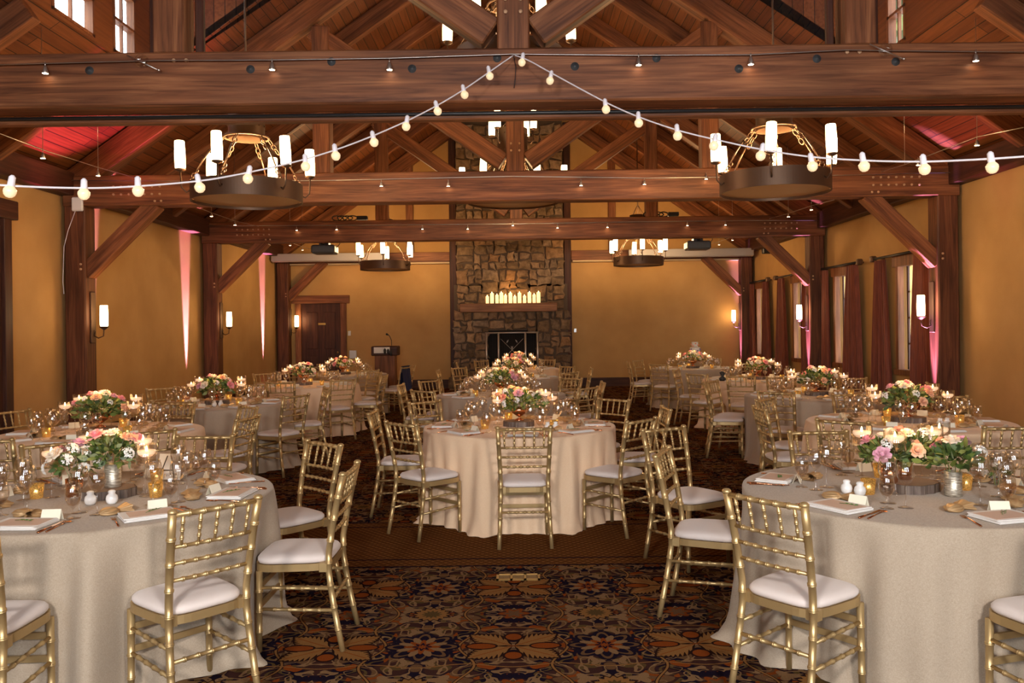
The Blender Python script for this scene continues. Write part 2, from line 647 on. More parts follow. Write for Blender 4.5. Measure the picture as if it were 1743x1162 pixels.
M['mercury'] = mercury('lit_mercury_glass', (0.55, 0.32, 0.06), (0.80, 0.50, 0.16), 0.22, 150)
m, nt, b = newmat('hammered_silver')
n = tex(nt, 'ShaderNodeTexNoise', 1.0, coords(nt, (25, 25, 160)), Detail=3.0)
nt.links.new(ramp(nt, n.outputs[0], [(0.35, (0.30, 0.25, 0.18)), (0.6, (0.72, 0.68, 0.58))]), b.inputs['Base Color'])
setb(b, rough=0.38, metal=0.7)
bump(nt, b, n.outputs[0], 0.5, 0.004)
M['birch'] = m


def stonemat():
    m, nt, b = newmat('fieldstone')
    g = nt.nodes.new('ShaderNodeNewGeometry')
    c = ramp(nt, g.outputs['Random Per Island'], [(0.0, (0.14, 0.095, 0.06)), (0.25, (0.26, 0.18, 0.11)), (0.45, (0.19, 0.14, 0.10)), (0.6, (0.34, 0.20, 0.10)), (0.8, (0.26, 0.20, 0.15)), (1.0, (0.42, 0.28, 0.16))])
    n = tex(nt, 'ShaderNodeTexNoise', 7.0, coords(nt), Detail=6.0, Roughness=0.7)
    h = ramp(nt, n.outputs[0], [(0.3, (0.45, 0.42, 0.4)), (0.7, (1.3, 1.25, 1.2))])
    c = mixc(nt, 1.0, c, h, 'MULTIPLY')
    nt.links.new(c, b.inputs['Base Color'])
    setb(b, rough=0.9, spec=0.2)
    bump(nt, b, n.outputs[0], 0.8, 0.03)
    return m


M['stone'] = stonemat()
M['mortar'] = simple('dark_mortar', (0.10, 0.07, 0.05), 0.95)


def curtainmat():
    m, nt, b = newmat('rust_velvet')
    n = tex(nt, 'ShaderNodeTexNoise', 1.0, coords(nt, (40, 40, 3)), Detail=3.0)
    c = ramp(nt, n.outputs[0], [(0.3, (0.12, 0.020, 0.007)), (0.7, (0.22, 0.045, 0.014))])
    nt.links.new(c, b.inputs['Base Color'])
    setb(b, rough=0.7, sheen=0.3)
    return m


M['curtain'] = curtainmat()


def sheer():
    m, nt, b = newmat('cream_sheer')
    out = nt.nodes['Material Output']
    nt.nodes.remove(b)
    d = nt.nodes.new('ShaderNodeBsdfDiffuse'); d.inputs[0].default_value = (0.75, 0.58, 0.30, 1)
    t = nt.nodes.new('ShaderNodeBsdfTranslucent'); t.inputs[0].default_value = (0.75, 0.52, 0.20, 1)
    mx = nt.nodes.new('ShaderNodeMixShader'); mx.inputs[0].default_value = 0.45
    nt.links.new(d.outputs[0], mx.inputs[1]); nt.links.new(t.outputs[0], mx.inputs[2])
    nt.links.new(mx.outputs[0], out.inputs[0])
    return m


M['sheer'] = sheer()
M['bark'] = wood('bark', (0.06, 0.045, 0.035), (0.16, 0.12, 0.1), (0.28, 0.23, 0.19), axis=2, scale=4)
M['slicetop'] = simple('wood_slice_top', (0.30, 0.19, 0.12), 0.7)
def petal(name, c0, c1):
    m, nt, b = newmat(name)
    n = tex(nt, 'ShaderNodeTexNoise', 25.0, coords(nt), Detail=2.0)
    c = ramp(nt, n.outputs[0], [(0.3, c0), (0.7, c1)])
    nt.links.new(c, b.inputs['Base Color'])
    setb(b, rough=0.6, sss=0.15, sheen=0.2)
    b.inputs['Subsurface Radius'].default_value = (0.02, 0.01, 0.005)
    return m


PET = {'peach': petal('peach_petals', (0.80, 0.38, 0.20), (0.90, 0.58, 0.38)), 'pink': petal('pink_petals', (0.72, 0.20, 0.25), (0.85, 0.38, 0.42)),
       'mauve': petal('mauve_petals', (0.62, 0.25, 0.36), (0.78, 0.45, 0.52)), 'ivory': petal('ivory_petals', (0.80, 0.68, 0.55), (0.88, 0.80, 0.68)),
       'coral': petal('coral_petals', (0.75, 0.20, 0.13), (0.85, 0.36, 0.26)), 'white': petal('white_petals', (0.80, 0.78, 0.72), (0.88, 0.87, 0.84))}
def leafmat():
    m, nt, b = newmat('bouquet_leaves')
    g = nt.nodes.new('ShaderNodeNewGeometry')
    c = ramp(nt, g.outputs['Random Per Island'], [(0.0, (0.025, 0.050, 0.012)), (0.4, (0.07, 0.12, 0.022)), (0.7, (0.15, 0.20, 0.04)), (0.85, (0.26, 0.28, 0.08)), (1.0, (0.20, 0.24, 0.17))])
    nt.links.new(c, b.inputs['Base Color'])
    setb(b, rough=0.55)
    return m
M['leaves'] = leafmat()

# ================================================================ the room
XL, XR, YF, YB = -6.55, 6.40, 22.85, -4.0
XC = (XL + XR) / 2
EAVE, TAN = 3.92, 0.70
RIDGE = EAVE + TAN * (XR - XL) / 2
TR = (6.69, 11.93, 17.17, 22.45)
CH0, CH1, CT = 3.45, 3.885, 0.28


def struct(mb, name, mat, **k):
    return tag(mb.build(name, mat, **k), kind='structure')


struct(MB().box(XC, (YF + YB) / 2, -0.05, XR - XL + 1, YF - YB + 1, 0.1), 'floor', M['carpet']).location = (0, 0, 0)
w = MB().box(XL - 0.1, (YF + YB) / 2, 2.0, 0.2, YF - YB + .4, 4.0)
struct(w, 'wall_left', M['wall'])


def holed_wall_y(x, holes, z1, mat, name, th=0.2):
    mb = MB()
    ys = YB - .2
    for (a, b, za, zb) in sorted(holes):
        mb.box(x, (ys + a) / 2, z1 / 2, th, a - ys, z1)
        mb.box(x, (a + b) / 2, za / 2, th, b - a, za)
        mb.box(x, (a + b) / 2, (zb + z1) / 2, th, b - a, z1 - zb)
        ys = b
    mb.box(x, (ys + YF + .2) / 2, z1 / 2, th, YF + .2 - ys, z1)
    return struct(mb, name, mat)


WINY = (13.55, 16.3, 18.8, 21.75)
holed_wall_y(XR + 0.1, [(c - .36, c + .36, 0.86, 2.58) for c in WINY], 4.0, M['wall'], 'wall_right')


def gable(y, th, name):
    mb = MB()
    mb.prism([(XL - .2, 0), (XR + .2, 0), (XR + .2, EAVE + .1), (XC, RIDGE + .3), (XL - .2, EAVE + .1)], th, Matrix.Translation((0, y, 0)))
    return struct(mb, name, M['wall'])


gable(YF + .1, .2, 'wall_far')
mb = MB()
xs = XL - .2
for wx in (-3.4, 0.0, 3.4):
    mb.box((xs + wx - .65) / 2, YB - .1, 1.6, wx - .65 - xs, .2, 3.2)
    mb.box(wx, YB - .1, .55, 1.3, .2, 1.1)
    xs = wx + .65
mb.box((xs + XR + .2) / 2, YB - .1, 1.6, XR + .2 - xs, .2, 3.2)
mb.prism([(XL - .2, 3.2), (XR + .2, 3.2), (XR + .2, EAVE + .1), (XC, RIDGE + .3), (XL - .2, EAVE + .1)], .2, Matrix.Translation((0, YB - .1, 0)))
struct(mb, 'wall_rear', M['wall'])
for n_, wx in enumerate((-3.4, 0.0, 3.4)):
    k = MB()
    for x in (wx - .62, wx - .21, wx + .21, wx + .62): k.box(x, YB - .06, 2.15, .05, .1, 2.1)
    for z in (1.12, 1.65, 2.15, 2.65, 3.18): k.box(wx, YB - .06, z, 1.3, .08, .045)
    wn = struct(k, 'window_%d' % (21 + n_), M['dark_z'])
    MB().box(wx, YB - .1, 2.15, 1.26, .006, 2.06).build('pane', M['pane'], wn)

# roof decks (local x up the slope, y along the room), with the dormer openings left out
SL = math.hypot((XR - XL) / 2, RIDGE - EAVE)
ANG = math.atan(TAN)
DX0, DX1, DY0, DY1 = 1.60, 3.60, 8.05, 11.25     # horizontal distance from wall, along room


def roof(side):
    mb = MB()
    c = cos(ANG)
    s0, s1 = DX0 / c, DX1 / c
    t = 0.1
    def piece(a, b, y0, y1):
        mb.box((a + b) / 2, (y0 + y1) / 2, t / 2, b - a, y1 - y0, t)
    piece(-.2, SL, YB - .2, DY0); piece(-.2, SL, DY1, YF + .2)
    piece(-.2, s0, DY0, DY1); piece(s1, SL, DY0, DY1)
    o = struct(mb, 'ceiling', M['roof'])
    x0 = XL if side < 0 else XR
    m = Matrix.Translation((x0, 0, EAVE))
    if side > 0:
        m = m @ Matrix.Diagonal((-1, 1, 1, 1))
    o.matrix_world = m @ Matrix.Rotation(-ANG, 4, 'Y')
    return o


roof(-1); roof(1)


def beam(name, p0, p1, w_, h_, mat, parent=None, up=(0, 0, 1), bev=0.012):
    """timber from p0 to p1, local x along its length"""
    p0, p1 = Vector(p0), Vector(p1)
    L = (p1 - p0).length
    mb = MB().box(0, 0, 0, L, w_, h_, bev=bev)
    o = mb.build(name, mat)
    x = (p1 - p0).normalized()
    z = Vector(up); z = (z - x * z.dot(x)).normalized()
    y = z.cross(x)
    m = Matrix((x, y, z)).transposed().to_4x4()
    m.translation = (p0 + p1) / 2
    if parent is not None:
        o.parent = parent
        o.matrix_local = parent.matrix_basis.inverted() @ m
    else:
        o.matrix_world = m
    return o


# dormers: window wall standing on the roof slope, flat lid, two cheeks
def dormer(side):
    x0 = XL if side < 0 else XR
    sg = 1 if side < 0 else -1
    xa, xb = x0 + sg * DX0, x0 + sg * DX1
    za, zb = EAVE + TAN * DX0, EAVE + TAN * DX1
    nm = 'left' if side < 0 else 'right'
    mb = MB()
    zc = za + 1.3
    wins = [(8.85, 9.75), (10.2, 10.8)] if side < 0 else [(10.15, 10.65)]
    z0w = za + .04
    ys = DY0
    for a, b in wins:
        mb.box(xa, (ys + a) / 2, (za + zc) / 2, .08, a - ys, zc - za)
        mb.box(xa, (a + b) / 2, (za + z0w) / 2, .08, b - a, z0w - za)
        mb.box(xa, (a + b) / 2, (zc + zc - .1) / 2, .08, b - a, .1)
        ys = b
    mb.box(xa, (ys + DY1) / 2, (za + zc) / 2, .08, DY1 - ys, zc - za)
    # lid follows down to the main slope
    mb.box((xa + xb) / 2, (DY0 + DY1) / 2, zc + .04, abs(xb - xa) + .1, DY1 - DY0 + .1, .08)
    for y in (DY0 - .03, DY1 + .03):
        mb.prism([(xa, za), (xb, zb + 0.02), (xb, zc), (xa, zc)] if sg > 0 else [(xb, zb + .02), (xa, za), (xa, zc), (xb, zc)], .06, Matrix.Translation((0, y, 0)))
    o = struct(mb, 'wall_dormer_' + nm, M['roof'])
    for a, b in wins:
        k = MB()
        for yy in (a + .025, b - .025): k.box(xa, yy, (z0w + zc - .1) / 2, .1, .05, zc - .1 - z0w)
        for zz in (z0w + .02, zc - .12, (z0w + zc) / 2 - .2, (z0w + zc) / 2 + .2): k.box(xa, (a + b) / 2, zz, .1, b - a, .035)
        k.box(xa, (a + b) / 2, (z0w + zc) / 2, .04, .025, zc - z0w - .1)
        win = struct(k, 'window_%d' % (WN[0]), M['timber_z'])
        WN[0] += 1
        g = MB().box(xa + .0, (a + b) / 2, (z0w + zc - .1) / 2, .006, b - a - .02, zc - .12 - z0w)
        g.build('pane', M['pane'], parent=win)


WN = [1]
dormer(-1); dormer(1)


def names_side(x): return 'left' if x < 0 else 'right'


# intermediate rafters
k = 0
ry = [8.44, 10.18, 13.68, 15.42, 18.93, 20.68]
ordn = ['nearest', 'second', 'third', 'fourth', 'fifth', 'sixth']
for side in (-1, 1):
    x0 = XL if side < 0 else XR
    sg = -side
    for i, y in enumerate(ry):
        dz = 0.13 / cos(ANG)
        ends = [(0.15, 6.4)] if not (DY0 < y < DY1) else [(0.15, DX0 + .05), (DX1 - .05, 6.4)]
        if len(ends) == 1:
            a, b = ends[0]
            o = beam('ceiling_rafter', (x0 + sg * a, y, EAVE + TAN * a - dz), (x0 + sg * b, y, EAVE + TAN * b - dz), .16, .26, M['timber_x'])
            tag(o, 'dark timber rafter under the %s roof slope, %s of its row from the camera' % (names_side(side), ordn[i]), 'rafter', 'rafters between the trusses')
        else:
            r = empty('ceiling_rafter', (x0, y, EAVE), 0, 'dark timber rafter under the %s roof slope beside the dormer windows, %s from the camera' % (names_side(side), ordn[i]), 'rafter', 'rafters between the trusses')
            for a, b in ends:
                beam('rafter_length', (x0 + sg * a, y, EAVE + TAN * a - dz), (x0 + sg * b, y, EAVE + TAN * b - dz), .16, .26, M['timber_x'], parent=r)
# wall plates and ridge
for side in (-1, 1):
    x = XL + .11 if side < 0 else XR - .11
    o = beam('eaves_beam', (x, YB, 3.77), (x, YF, 3.77), .22, .33, M['dark_x'])
    tag(o, 'dark timber wall plate along the top of the %s wall' % names_side(side), 'beam', 'wall plates')
tag(beam('ridge_beam', (XC, YB, RIDGE - .25), (XC, YF, RIDGE - .25), .2, .4, M['dark_x']), 'dark timber ridge beam along the roof peak', 'beam')

PLX, PRX = -6.33, 6.17   # post centres
ordt = ['nearest', 'second', 'third', 'farthest']


PEG = MB().lathe([(.016, 0), (.016, .014), (.012, .018)], 10, (0, 0, 0), (0, -1, 0)).mesh('peg')


def peg(parent, x, y, z):
    return link('peg', PEG, M['peg'], parent, (x, y, z))


def truss(i):
    y = TR[i] + CT / 2
    t = empty('timber_truss', (0, y, CH0), 0, ['heavy timber roof truss nearest the camera, white bulb string hung from its middle', 'second timber truss, behind the two near chandeliers, resting on the front posts', 'third timber truss, above the two rear chandeliers, spotlights along its face', 'timber truss against the fireplace wall, white screen cases before it'][i], 'roof truss', 'timber roof trusses')
    beam('tie_beam', (XL + .05, y, (CH0 + CH1) / 2), (XR - .05, y, (CH0 + CH1) / 2), CT, CH1 - CH0, M['timber_x'], t, bev=.015)
    kx = -0.01
    if i < 3:
        beam('king_post', (kx, y, CH1 - .015), (kx, y, RIDGE - .3), CT - .02, .26, M['timber_x'], t, up=(1, 0, 0))
        for sx in (-2.79, 2.79):
            beam('queen_post', (sx, y, CH1), (sx, y, RIDGE - .35 - TAN * abs(sx) - .15), CT - .05, .25, M['timber_x'], t, up=(1, 0, 0))
        for s in (-1, 1):
            a, b = .18, 2.92
            beam('strut', (s * a + kx, y, 4.0 + .03), (s * b, y, 4.03 + (b - a) * .70), CT - .08, .25, M['timber_x'], t)
        mb = MB()
        for px in (-.06, .06):
            for pz in (4.17, 4.27): peg(t, kx + px, -CT / 2 + .003, pz - CH0)
    for s, xe in ((-1, XL), (1, XR)):
        dz = (.1 + .17) / cos(ANG) - .1
        beam('principal_rafter', (xe - s * .12, y, EAVE + TAN * .12 - dz), (XC + s * .05, y, RIDGE - TAN * .05 - dz), CT - .04, .34, M['timber_x'], t)
    mb = MB()
    if i in (1, 2):
        for s in (-1, 1):
            for q in range(7):
                for pz in (.27, .16): peg(t, s * (5.1 + q * .11), -CT / 2 - .003, pz)
            for q in range(2): peg(t, s * (5.08 + q * .09), -CT / 2 - .003, .06)
    if i == 0:
        for px, pz in ((158, 120), (432, 118), (570, 105), (707, 117), (852, 99), (984, 113), (1123, 99), (1263, 117), (1396, 100), (1530, 105)):
            X = (px - 882) / F * TR[0]
            Z = EYE + (557 - .0125 * (px - 882) - pz) / F * TR[0]
            b = MB().lathe([(.034, -.002), (.034, .004), (.014, .005), (.014, .011), (0, .011)], 14, (X, -CT / 2, Z - CH0), (0, -1, 0))
            b.build('bolt', M['bluegrey'], t)
        mb = MB()
        for px in (165, 185): pass
        for X in (-2.73, -2.63, 2.66, 2.76):
            peg(t, X, -CT / 2 - .002, .36)
        beam('track_board', (XL + .1, y + .20, 3.42), (XR - .1, y + .20, 3.42), .10, .07, M['timber_x'], t)
        MB().tube([(XL + .1, CT / 2 - .01, -.022), (XR - .1, CT / 2 - .01, -.022)], .016, 8).build('track_pipe', M['black'], t)
    return t


for i in range(3): truss(i)
for s, xe in ((-1, XL), (1, XR)):
    dz = (.1 + .17) / cos(ANG) - .1
    o = beam('gable_rafter', (xe - s * .12, YF - .15, EAVE + TAN * .12 - dz), (XC + s * 1.75, YF - .15, RIDGE - TAN * 1.75 - dz), .24, .34, M['timber_x'])
    tag(o, 'dark timber rafter along the gable, %s of the stone chimney' % names_side(s), 'rafter', 'gable rafters')

# glass screen standing on the nearest truss, between its posts
def gpane(pts, n):
    mb = MB().prism(pts, .008, Matrix.Translation((0, TR[0] + .2, 0)))
    o = struct(mb, 'window_%d' % n, M['pane'])
    return o


def rz(x): return RIDGE - .5 - TAN * abs(x - XC)


gpane([(.13, CH1), (2.66, CH1), (2.66, rz(2.66)), (.13, rz(.13))], 11)
gpane([(-2.66, CH1), (-.15, CH1), (-.15, rz(-.15)), (-2.66, rz(-2.66))], 12)
gpane([(2.95, CH1), (5.4, CH1), (5.4, rz(5.4)), (2.95, rz(2.95))], 13)
gpane([(-5.5, CH1), (-2.95, CH1), (-2.95, rz(-2.95)), (-5.5, rz(-5.5))], 14)
for n_, (x, ww) in enumerate(((-2.595, .07), (-2.98, .05), (2.6, .06), (2.97, .05))):
    o = beam('trim_%d' % (n_ + 1), (x, TR[0] + .2, CH1), (x, TR[0] + .2, rz(x)), .06, ww, M['dark_x'], up=(1, 0, 0))
    tag(o, kind='structure')

# posts with braces
def post(side, i):
    x = PLX if side < 0 else PRX
    y = TR[i] + .15
    sg = -side
    lab = '%s timber post of the %s pair from the camera, against the %s wall' % (names_side(side), ['', 'first', 'second', 'last'][i], names_side(side))
    o = empty('timber_post', (x, y, 0), 0, lab, 'post', 'timber posts along the walls')
    beam('post_shaft', (x, y, 0), (x, y, 3.46), .30, .30, M['post'], o, up=(1, 0, 0), bev=.018)
    beam('pilaster', (x + side * .18, y + .12, 0), (x + side * .18, y + .12, 3.6), .2, .07, M['post'], o, up=(1, 0, 0))
    beam('brace', (x + sg * .10, y, 2.50), (x + sg * 1.12, y, 3.50), .2, .22, M['timber_x'], o)
    mb = MB()
    for pz in (2.55, 2.62): peg(o, sg * .09, -.152, pz)


for i in (1, 2, 3):
    post(-1, i); post(1, i)

# baseboards
struct(MB().box(-4.15, YF - .02, .12, 4.6, .04, .24), 'baseboard_far_left', M['dark_x'])
struct(MB().box(3.92, YF - .02, .12, 4.9, .04, .24), 'baseboard_far_right', M['dark_x'])
struct(MB().box(XL + .015, (YF + 10.8) / 2, .1, .03, YF - 10.8, .2), 'baseboard_left', M['dark_y'])
struct(MB().box(XR - .015, (YF + YB) / 2, .1, .03, YF - YB, .2), 'baseboard_right', M['dark_y'])

# framing timbers on the far wall
def trimbox(n, *a, mat='timber_x'):
    mb = MB().box(*a, bev=.01)
    return struct(mb, 'trim_%d' % n, M[mat])


trimbox(10, -4.18, YF - .06, 3.58, 4.7, .12, .28)
trimbox(11, 3.92, YF - .06, 3.58, 4.9, .12, .28)
trimbox(12, -2.93, YF - .05, 5.2, .20, .10, 3.0, mat='timber_z')
trimbox(13, 2.60, YF - .05, 5.2, .20, .10, 3.0, mat='timber_z')
trimbox(14, -1.75, YF - .08, 3.6, .19, .16, 7.2, mat='dark_z')
trimbox(15, 1.37, YF - .08, 3.6, .19, .16, 7.2, mat='dark_z')
# shallow soffit under the horizontal timber with small lamps
struct(MB().box(-4.2, YF - .1, 3.42, 4.7, .2, .04), 'trim_16', M['cream_band'])
struct(MB().box(3.95, YF - .1, 3.42, 4.9, .2, .04), 'trim_17', M['cream_band'])

# ---------------------------------------------------------------- doors
def panel_door():
    X0, X1, H = -5.92, -4.85, 2.36
    y = YF
    d = tag(MB().box((X0 + X1) / 2, y - .03, H / 2, X1 - X0, .05, H, bev=.005).build('door_1', M['dark_z']), kind='structure')
    p = MB()
    cx = (X0 + X1) / 2
    for px in (cx - .24, cx + .24):
        p.box(px, y - .062, 1.62, .30, .02, 1.0, bev=.008)
        p.box(px, y - .062, .55, .30, .02, .72, bev=.008)
    p.build('door_panels', M['dark_z'], d)
    MB().box(cx + .03, y - .078, 1.80, .2, .012, .055).build('name_plate', M['brass'], d)
    MB().lathe([(.02, 0), (.028, .03), (.02, .055), (0, .06)], 12, (X1 - .08, y - .055, 1.02), (0, -1, 0)).build('door_knob', M['brass'], d)
    f = MB()
    f.box(X0 - .08, y - .05, H / 2, .16, .1, H, bev=.008)
    f.box(X1 + .08, y - .05, H / 2, .16, .1, H, bev=.008)
    struct(f, 'trim_20', M['timber_z'])
    struct(MB().box(cx, y - .06, H + .11, X1 - X0 + .5, .12, .22, bev=.01), 'trim_21', M['timber_x'])


panel_door()
d = tag(MB().box(XL + .03, 9.75, 1.5, .05, 1.5, 3.0).build('door_2', M['dark_z']), kind='structure')
MB().box(XL + .065, 9.75, 1.55, .02, 1.1, 2.4, bev=.01).build('door_panels', M['dark_z'], d)
struct(MB().box(XL + .05, 10.58, 1.55, .1, .16, 3.1, bev=.008).box(XL + .05, 8.92, 1.55, .1, .16, 3.1, bev=.008), 'trim_22', M['dark_z'])
struct(MB().box(XL + .06, 9.75, 3.22, .12, 2.05, .24, bev=.01), 'trim_23', M['dark_y'])

# ---------------------------------------------------------------- right-hand windows
for n_, c in enumerate(WINY):
    x = XR
    fr = MB()
    z0, z1 = .86, 2.58
    for yy in (c - .37, c + .37): fr.box(x - .03, yy, (z0 + z1) / 2, .1, .09, z1 - z0 + .02)
    fr.box(x - .03, c, z0 - .04, .14, .95, .09)
    fr.box(x - .035, c, z1 + .1, .12, 1.0, .22)
    win = struct(fr, 'window_%d' % (5 + n_), M['timber_z'])
    mu = MB()
    for zz in (1.29, 1.72, 2.15): mu.box(x + .1, c, zz, .04, .66, .025)
    mu.box(x + .1, c, 1.72, .04, .03, z1 - z0)
    for yy in (c - .31, c + .31): mu.box(x + .1, yy, 1.72, .05, .05, z1 - z0)
    mu.build('muntins', M['dark_z'], win)
    MB().box(x + .12, c, 1.72, .006, .68, z1 - z0 - .02).build('pane', M['pane'], win)
    # sheer panel of narrow upright folds behind the heavy curtain
    def fs(u, v, c=c, x=x): return (x + .05 + .012 * sin(u * 2 * pi * 7), c - .34 + .5 * u, z0 + .02 + (z1 - z0 - .04) * v)
    sh = MB().grid(fs, 56, 2)
    o = sh.build('sheer_panel', M['sheer'])
    tag(o, 'cream sheer panel hanging inside the %s window of the right wall' % ['nearest', 'second', 'third', 'farthest'][n_], 'sheer curtain', 'sheer panels in the right windows')

# curtains and rods
def curtain(yc, w0, w1, z1, ph, lab, grp='rust red curtains of the right wall'):
    x = XR - .14
    def fn(u, v):
        t = 1 - v
        ww = w0 + (w1 - w0) * (t ** .8)
        y = yc + (u - .5) * ww
        amp = .028 + .03 * t
        return (x + amp * sin(u * 2 * pi * 5.5 + ph + .6 * t) + .012 * sin(u * 23 + ph), y + .015 * sin(u * 31 + 3 * t), .03 + (z1 - .03) * v)
    return tag(MB().grid(fn, 90, 14).build('curtain', M['curtain']), lab, 'curtain', grp)


def rod(y0, y1, z, lab):
    r = empty('curtain_rod', (XR - .14, (y0 + y1) / 2, z), 0, lab, 'curtain rod', 'curtain rods of the right wall')
    L = (y1 - y0) / 2
    MB().tube([(0, -L, 0), (0, L, 0)], .022, 10).build('rod', M['black'], r)
    for s in (-1, 1):
        MB().box(0, s * (L + .03), 0, .11, .09, .11, bev=.02).build('finial', M['iron'], r)
        MB().box(.07, s * (L - .12), 0, .14, .03, .03).build('bracket', M['iron'], r)
    return r


rod(12.75, 14.65, 2.76, 'dark curtain rod with block finials above the nearest window of the right wall')
rod(15.3, 17.35, 2.76, 'dark curtain rod above the second window of the right wall')
rod(17.95, 20.2, 2.76, 'dark curtain rod above the third window of the right wall')
rod(20.9, 22.6, 2.76, 'dark curtain rod above the farthest window of the right wall')
curtain(14.42, .40, .72, 2.72, 0, 'rust red curtain on the far side of the nearest window')
curtain(12.95, .34, .6, 2.72, 1, 'rust red curtain partly behind the nearest right post')
curtain(15.62, .42, .85, 2.72, 2, 'rust red curtain on the near side of the second window')
curtain(17.02, .36, .55, 2.72, 3, 'rust red curtain beside the second right post, far side of the second window')
curtain(19.85, .42, 1.0, 2.72, 4, 'copper lit curtain on the far side of the third window')
curtain(18.2, .3, .5, 2.72, 5, 'rust red curtain just beyond the second right post')
curtain(21.12, .4, .75, 2.72, 6, 'rust red curtain on the near side of the farthest window')
curtain(22.35, .3, .45, 2.72, 7, 'rust red curtain beside the last right post')

# ---------------------------------------------------------------- fireplace
def stones(mb, x0, x1, z0, z1, yf, depth, rng, target=.30, clip=None):
    cells = [(x0, x1, z0, z1)]
    out = []
    while cells:
        a, b, c, d = cells.pop()
        w_, h_ = b - a, d - c
        if (w_ < target * rng.uniform(.9, 1.7) and h_ < target * rng.uniform(.7, 1.2)):
            out.append((a, b, c, d)); continue
        if w_ > h_ * rng.uniform(.8, 1.5):
            q = a + w_ * rng.uniform(.35, .65)
            cells += [(a, q, c, d), (q, b, c, d)]
        else:
            q = c + h_ * rng.uniform(.35, .65)
            cells += [(a, b, c, q), (a, b, q, d)]
    for a, b, c, d in out:
        if clip and clip((a + b) / 2, (c + d) / 2): continue
        g = .012
        j = lambda s_: rng.uniform(-s_, s_)
        w_, h_ = b - a, d - c
        base = [(a + g, c + g), ((a + b) / 2 + j(w_ * .2), c + g + abs(j(.02))), (b - g, c + g), (b - g - abs(j(.02)), (c + d) / 2 + j(h_ * .2)),
                (b - g, d - g), ((a + b) / 2 + j(w_ * .2), d - g - abs(j(.02))), (a + g, d - g), (a + g + abs(j(.02)), (c + d) / 2)]
        base = [(px + j(.045) if i % 2 == 0 else px, pz + j(.045) if i % 2 == 0 else pz) for i, (px, pz) in enumerate(base)]
        cx = sum(p[0] for p in base) / 8; cz = sum(p[1] for p in base) / 8
        dy = depth * rng.uniform(.5, 1.3)
        vs = [(p[0], yf + .03, p[1]) for p in base]
        vs += [(p[0], yf - dy * .6, p[1]) for p in base]
        vs += [(cx + (p[0] - cx) * .82, yf - dy + j(.008), cz + (p[1] - cz) * .82) for p in base]
        vs.append((cx + j(.03), yf - dy - .008 + j(.01), cz + j(.03)))
        fs = []
        for i in range(8):
            k_ = (i + 1) % 8
            fs.append((i, k_, 8 + k_, 8 + i)); fs.append((8 + i, 8 + k_, 16 + k_, 16 + i)); fs.append((16 + i, 16 + k_, 24))
        mb.add(vs, fs)


rng = random.Random(11)
fp = empty('stone_fireplace', (-.19, YF - .3, 0), 0, 'tall fieldstone fireplace and chimney rising to the roof on the far wall', 'fireplace')
CY = YF - .42
FX = -.19
mb = MB()
core = MB()
core.box(0 - 1.10, .09, 1.4, .85, .40, 2.8)  # left jamb
core.box(0 + 1.10, .09, 1.4, .85, .40, 2.8)
core.box(0, .09, 2.18, 1.4, .40, 1.24)
core.box(0, .09, 4.95, 2.86, .40, 4.5)
core.build('mortar_core', M['mortar'], fp)
hole = lambda x, z: abs(x) < .68 and z < 1.52
L = MB()
stones(L, -1.56, 1.60, 0, 2.1, -.11, .06, rng, .34, hole)
stones(L, -1.46, 1.44, 2.1, 7.1, -.11, .05, rng, .36)
L.build('stonework', M['stone'], fp)
fb = MB()
fb.box(0, .27, .8, 1.5, .03, 1.6)
for s in (-1, 1): fb.box(s * .70, .08, .8, .03, .4, 1.6)
fb.box(0, .08, .015, 1.4, .38, .03)
fb.build('firebox', M['soot'], fp)
stones(Hh := MB(), -1.7, 1.72, .0, .36, -.42, .05, rng, .4)
Hh.box(0, -.24, .17, 3.3, .36, .34)
Hh.build('hearth', M['stone'], fp)
mt = MB().box(0, 0, 0, 2.58, .36, .23, bev=.015)
tag(mt.build('mantel_shelf', M['mantel'], loc=(FX - .06, YF - .56, 2.17)), 'thick wooden mantel shelf on the stone fireplace, holding white candles', 'mantel')
# pillar candles
hs = [(810, .19), (828, .28), (844, .22), (852, .0)]
cx = [828, 836, 844.5, 852, 859, 867.5, 875, 883, 891.5, 900, 908, 915.5]
hh = [.19, .27, .22, .28, .21, .27, .18, .27, .19, .28, .22, .28]
for i, (a, b) in enumerate(zip(cx, hh)):
    X = (a - 882) / F * 22.2 + .03
    r = .042 if i % 2 == 0 else .048
    c = MB().lathe([(r, 0), (r, b), (r * .8, b + .004), (.006, b - .012), (0, b - .012)], 16).build('pillar_candle', M['pillar'], loc=(X, YF - .58, 2.287))
    tag(c, 'white pillar candle on the mantel, %s from the left, %s' % (['first', 'second', 'third', 'fourth', 'fifth', 'sixth', 'seventh', 'eighth', 'ninth', 'tenth', 'eleventh', 'twelfth'][i], 'tall' if b > .25 else 'short'), 'candle', 'pillar candles on the mantel')
    MB().lathe([(.004, 0), (.008, .012), (.005, .03), (0, .04)], 8, (0, 0, b)).build('flame', M['flame'], c)
point('mantel_candle_glow', (-.2, YF - .7, 2.75), 9, CANDLE, .3)

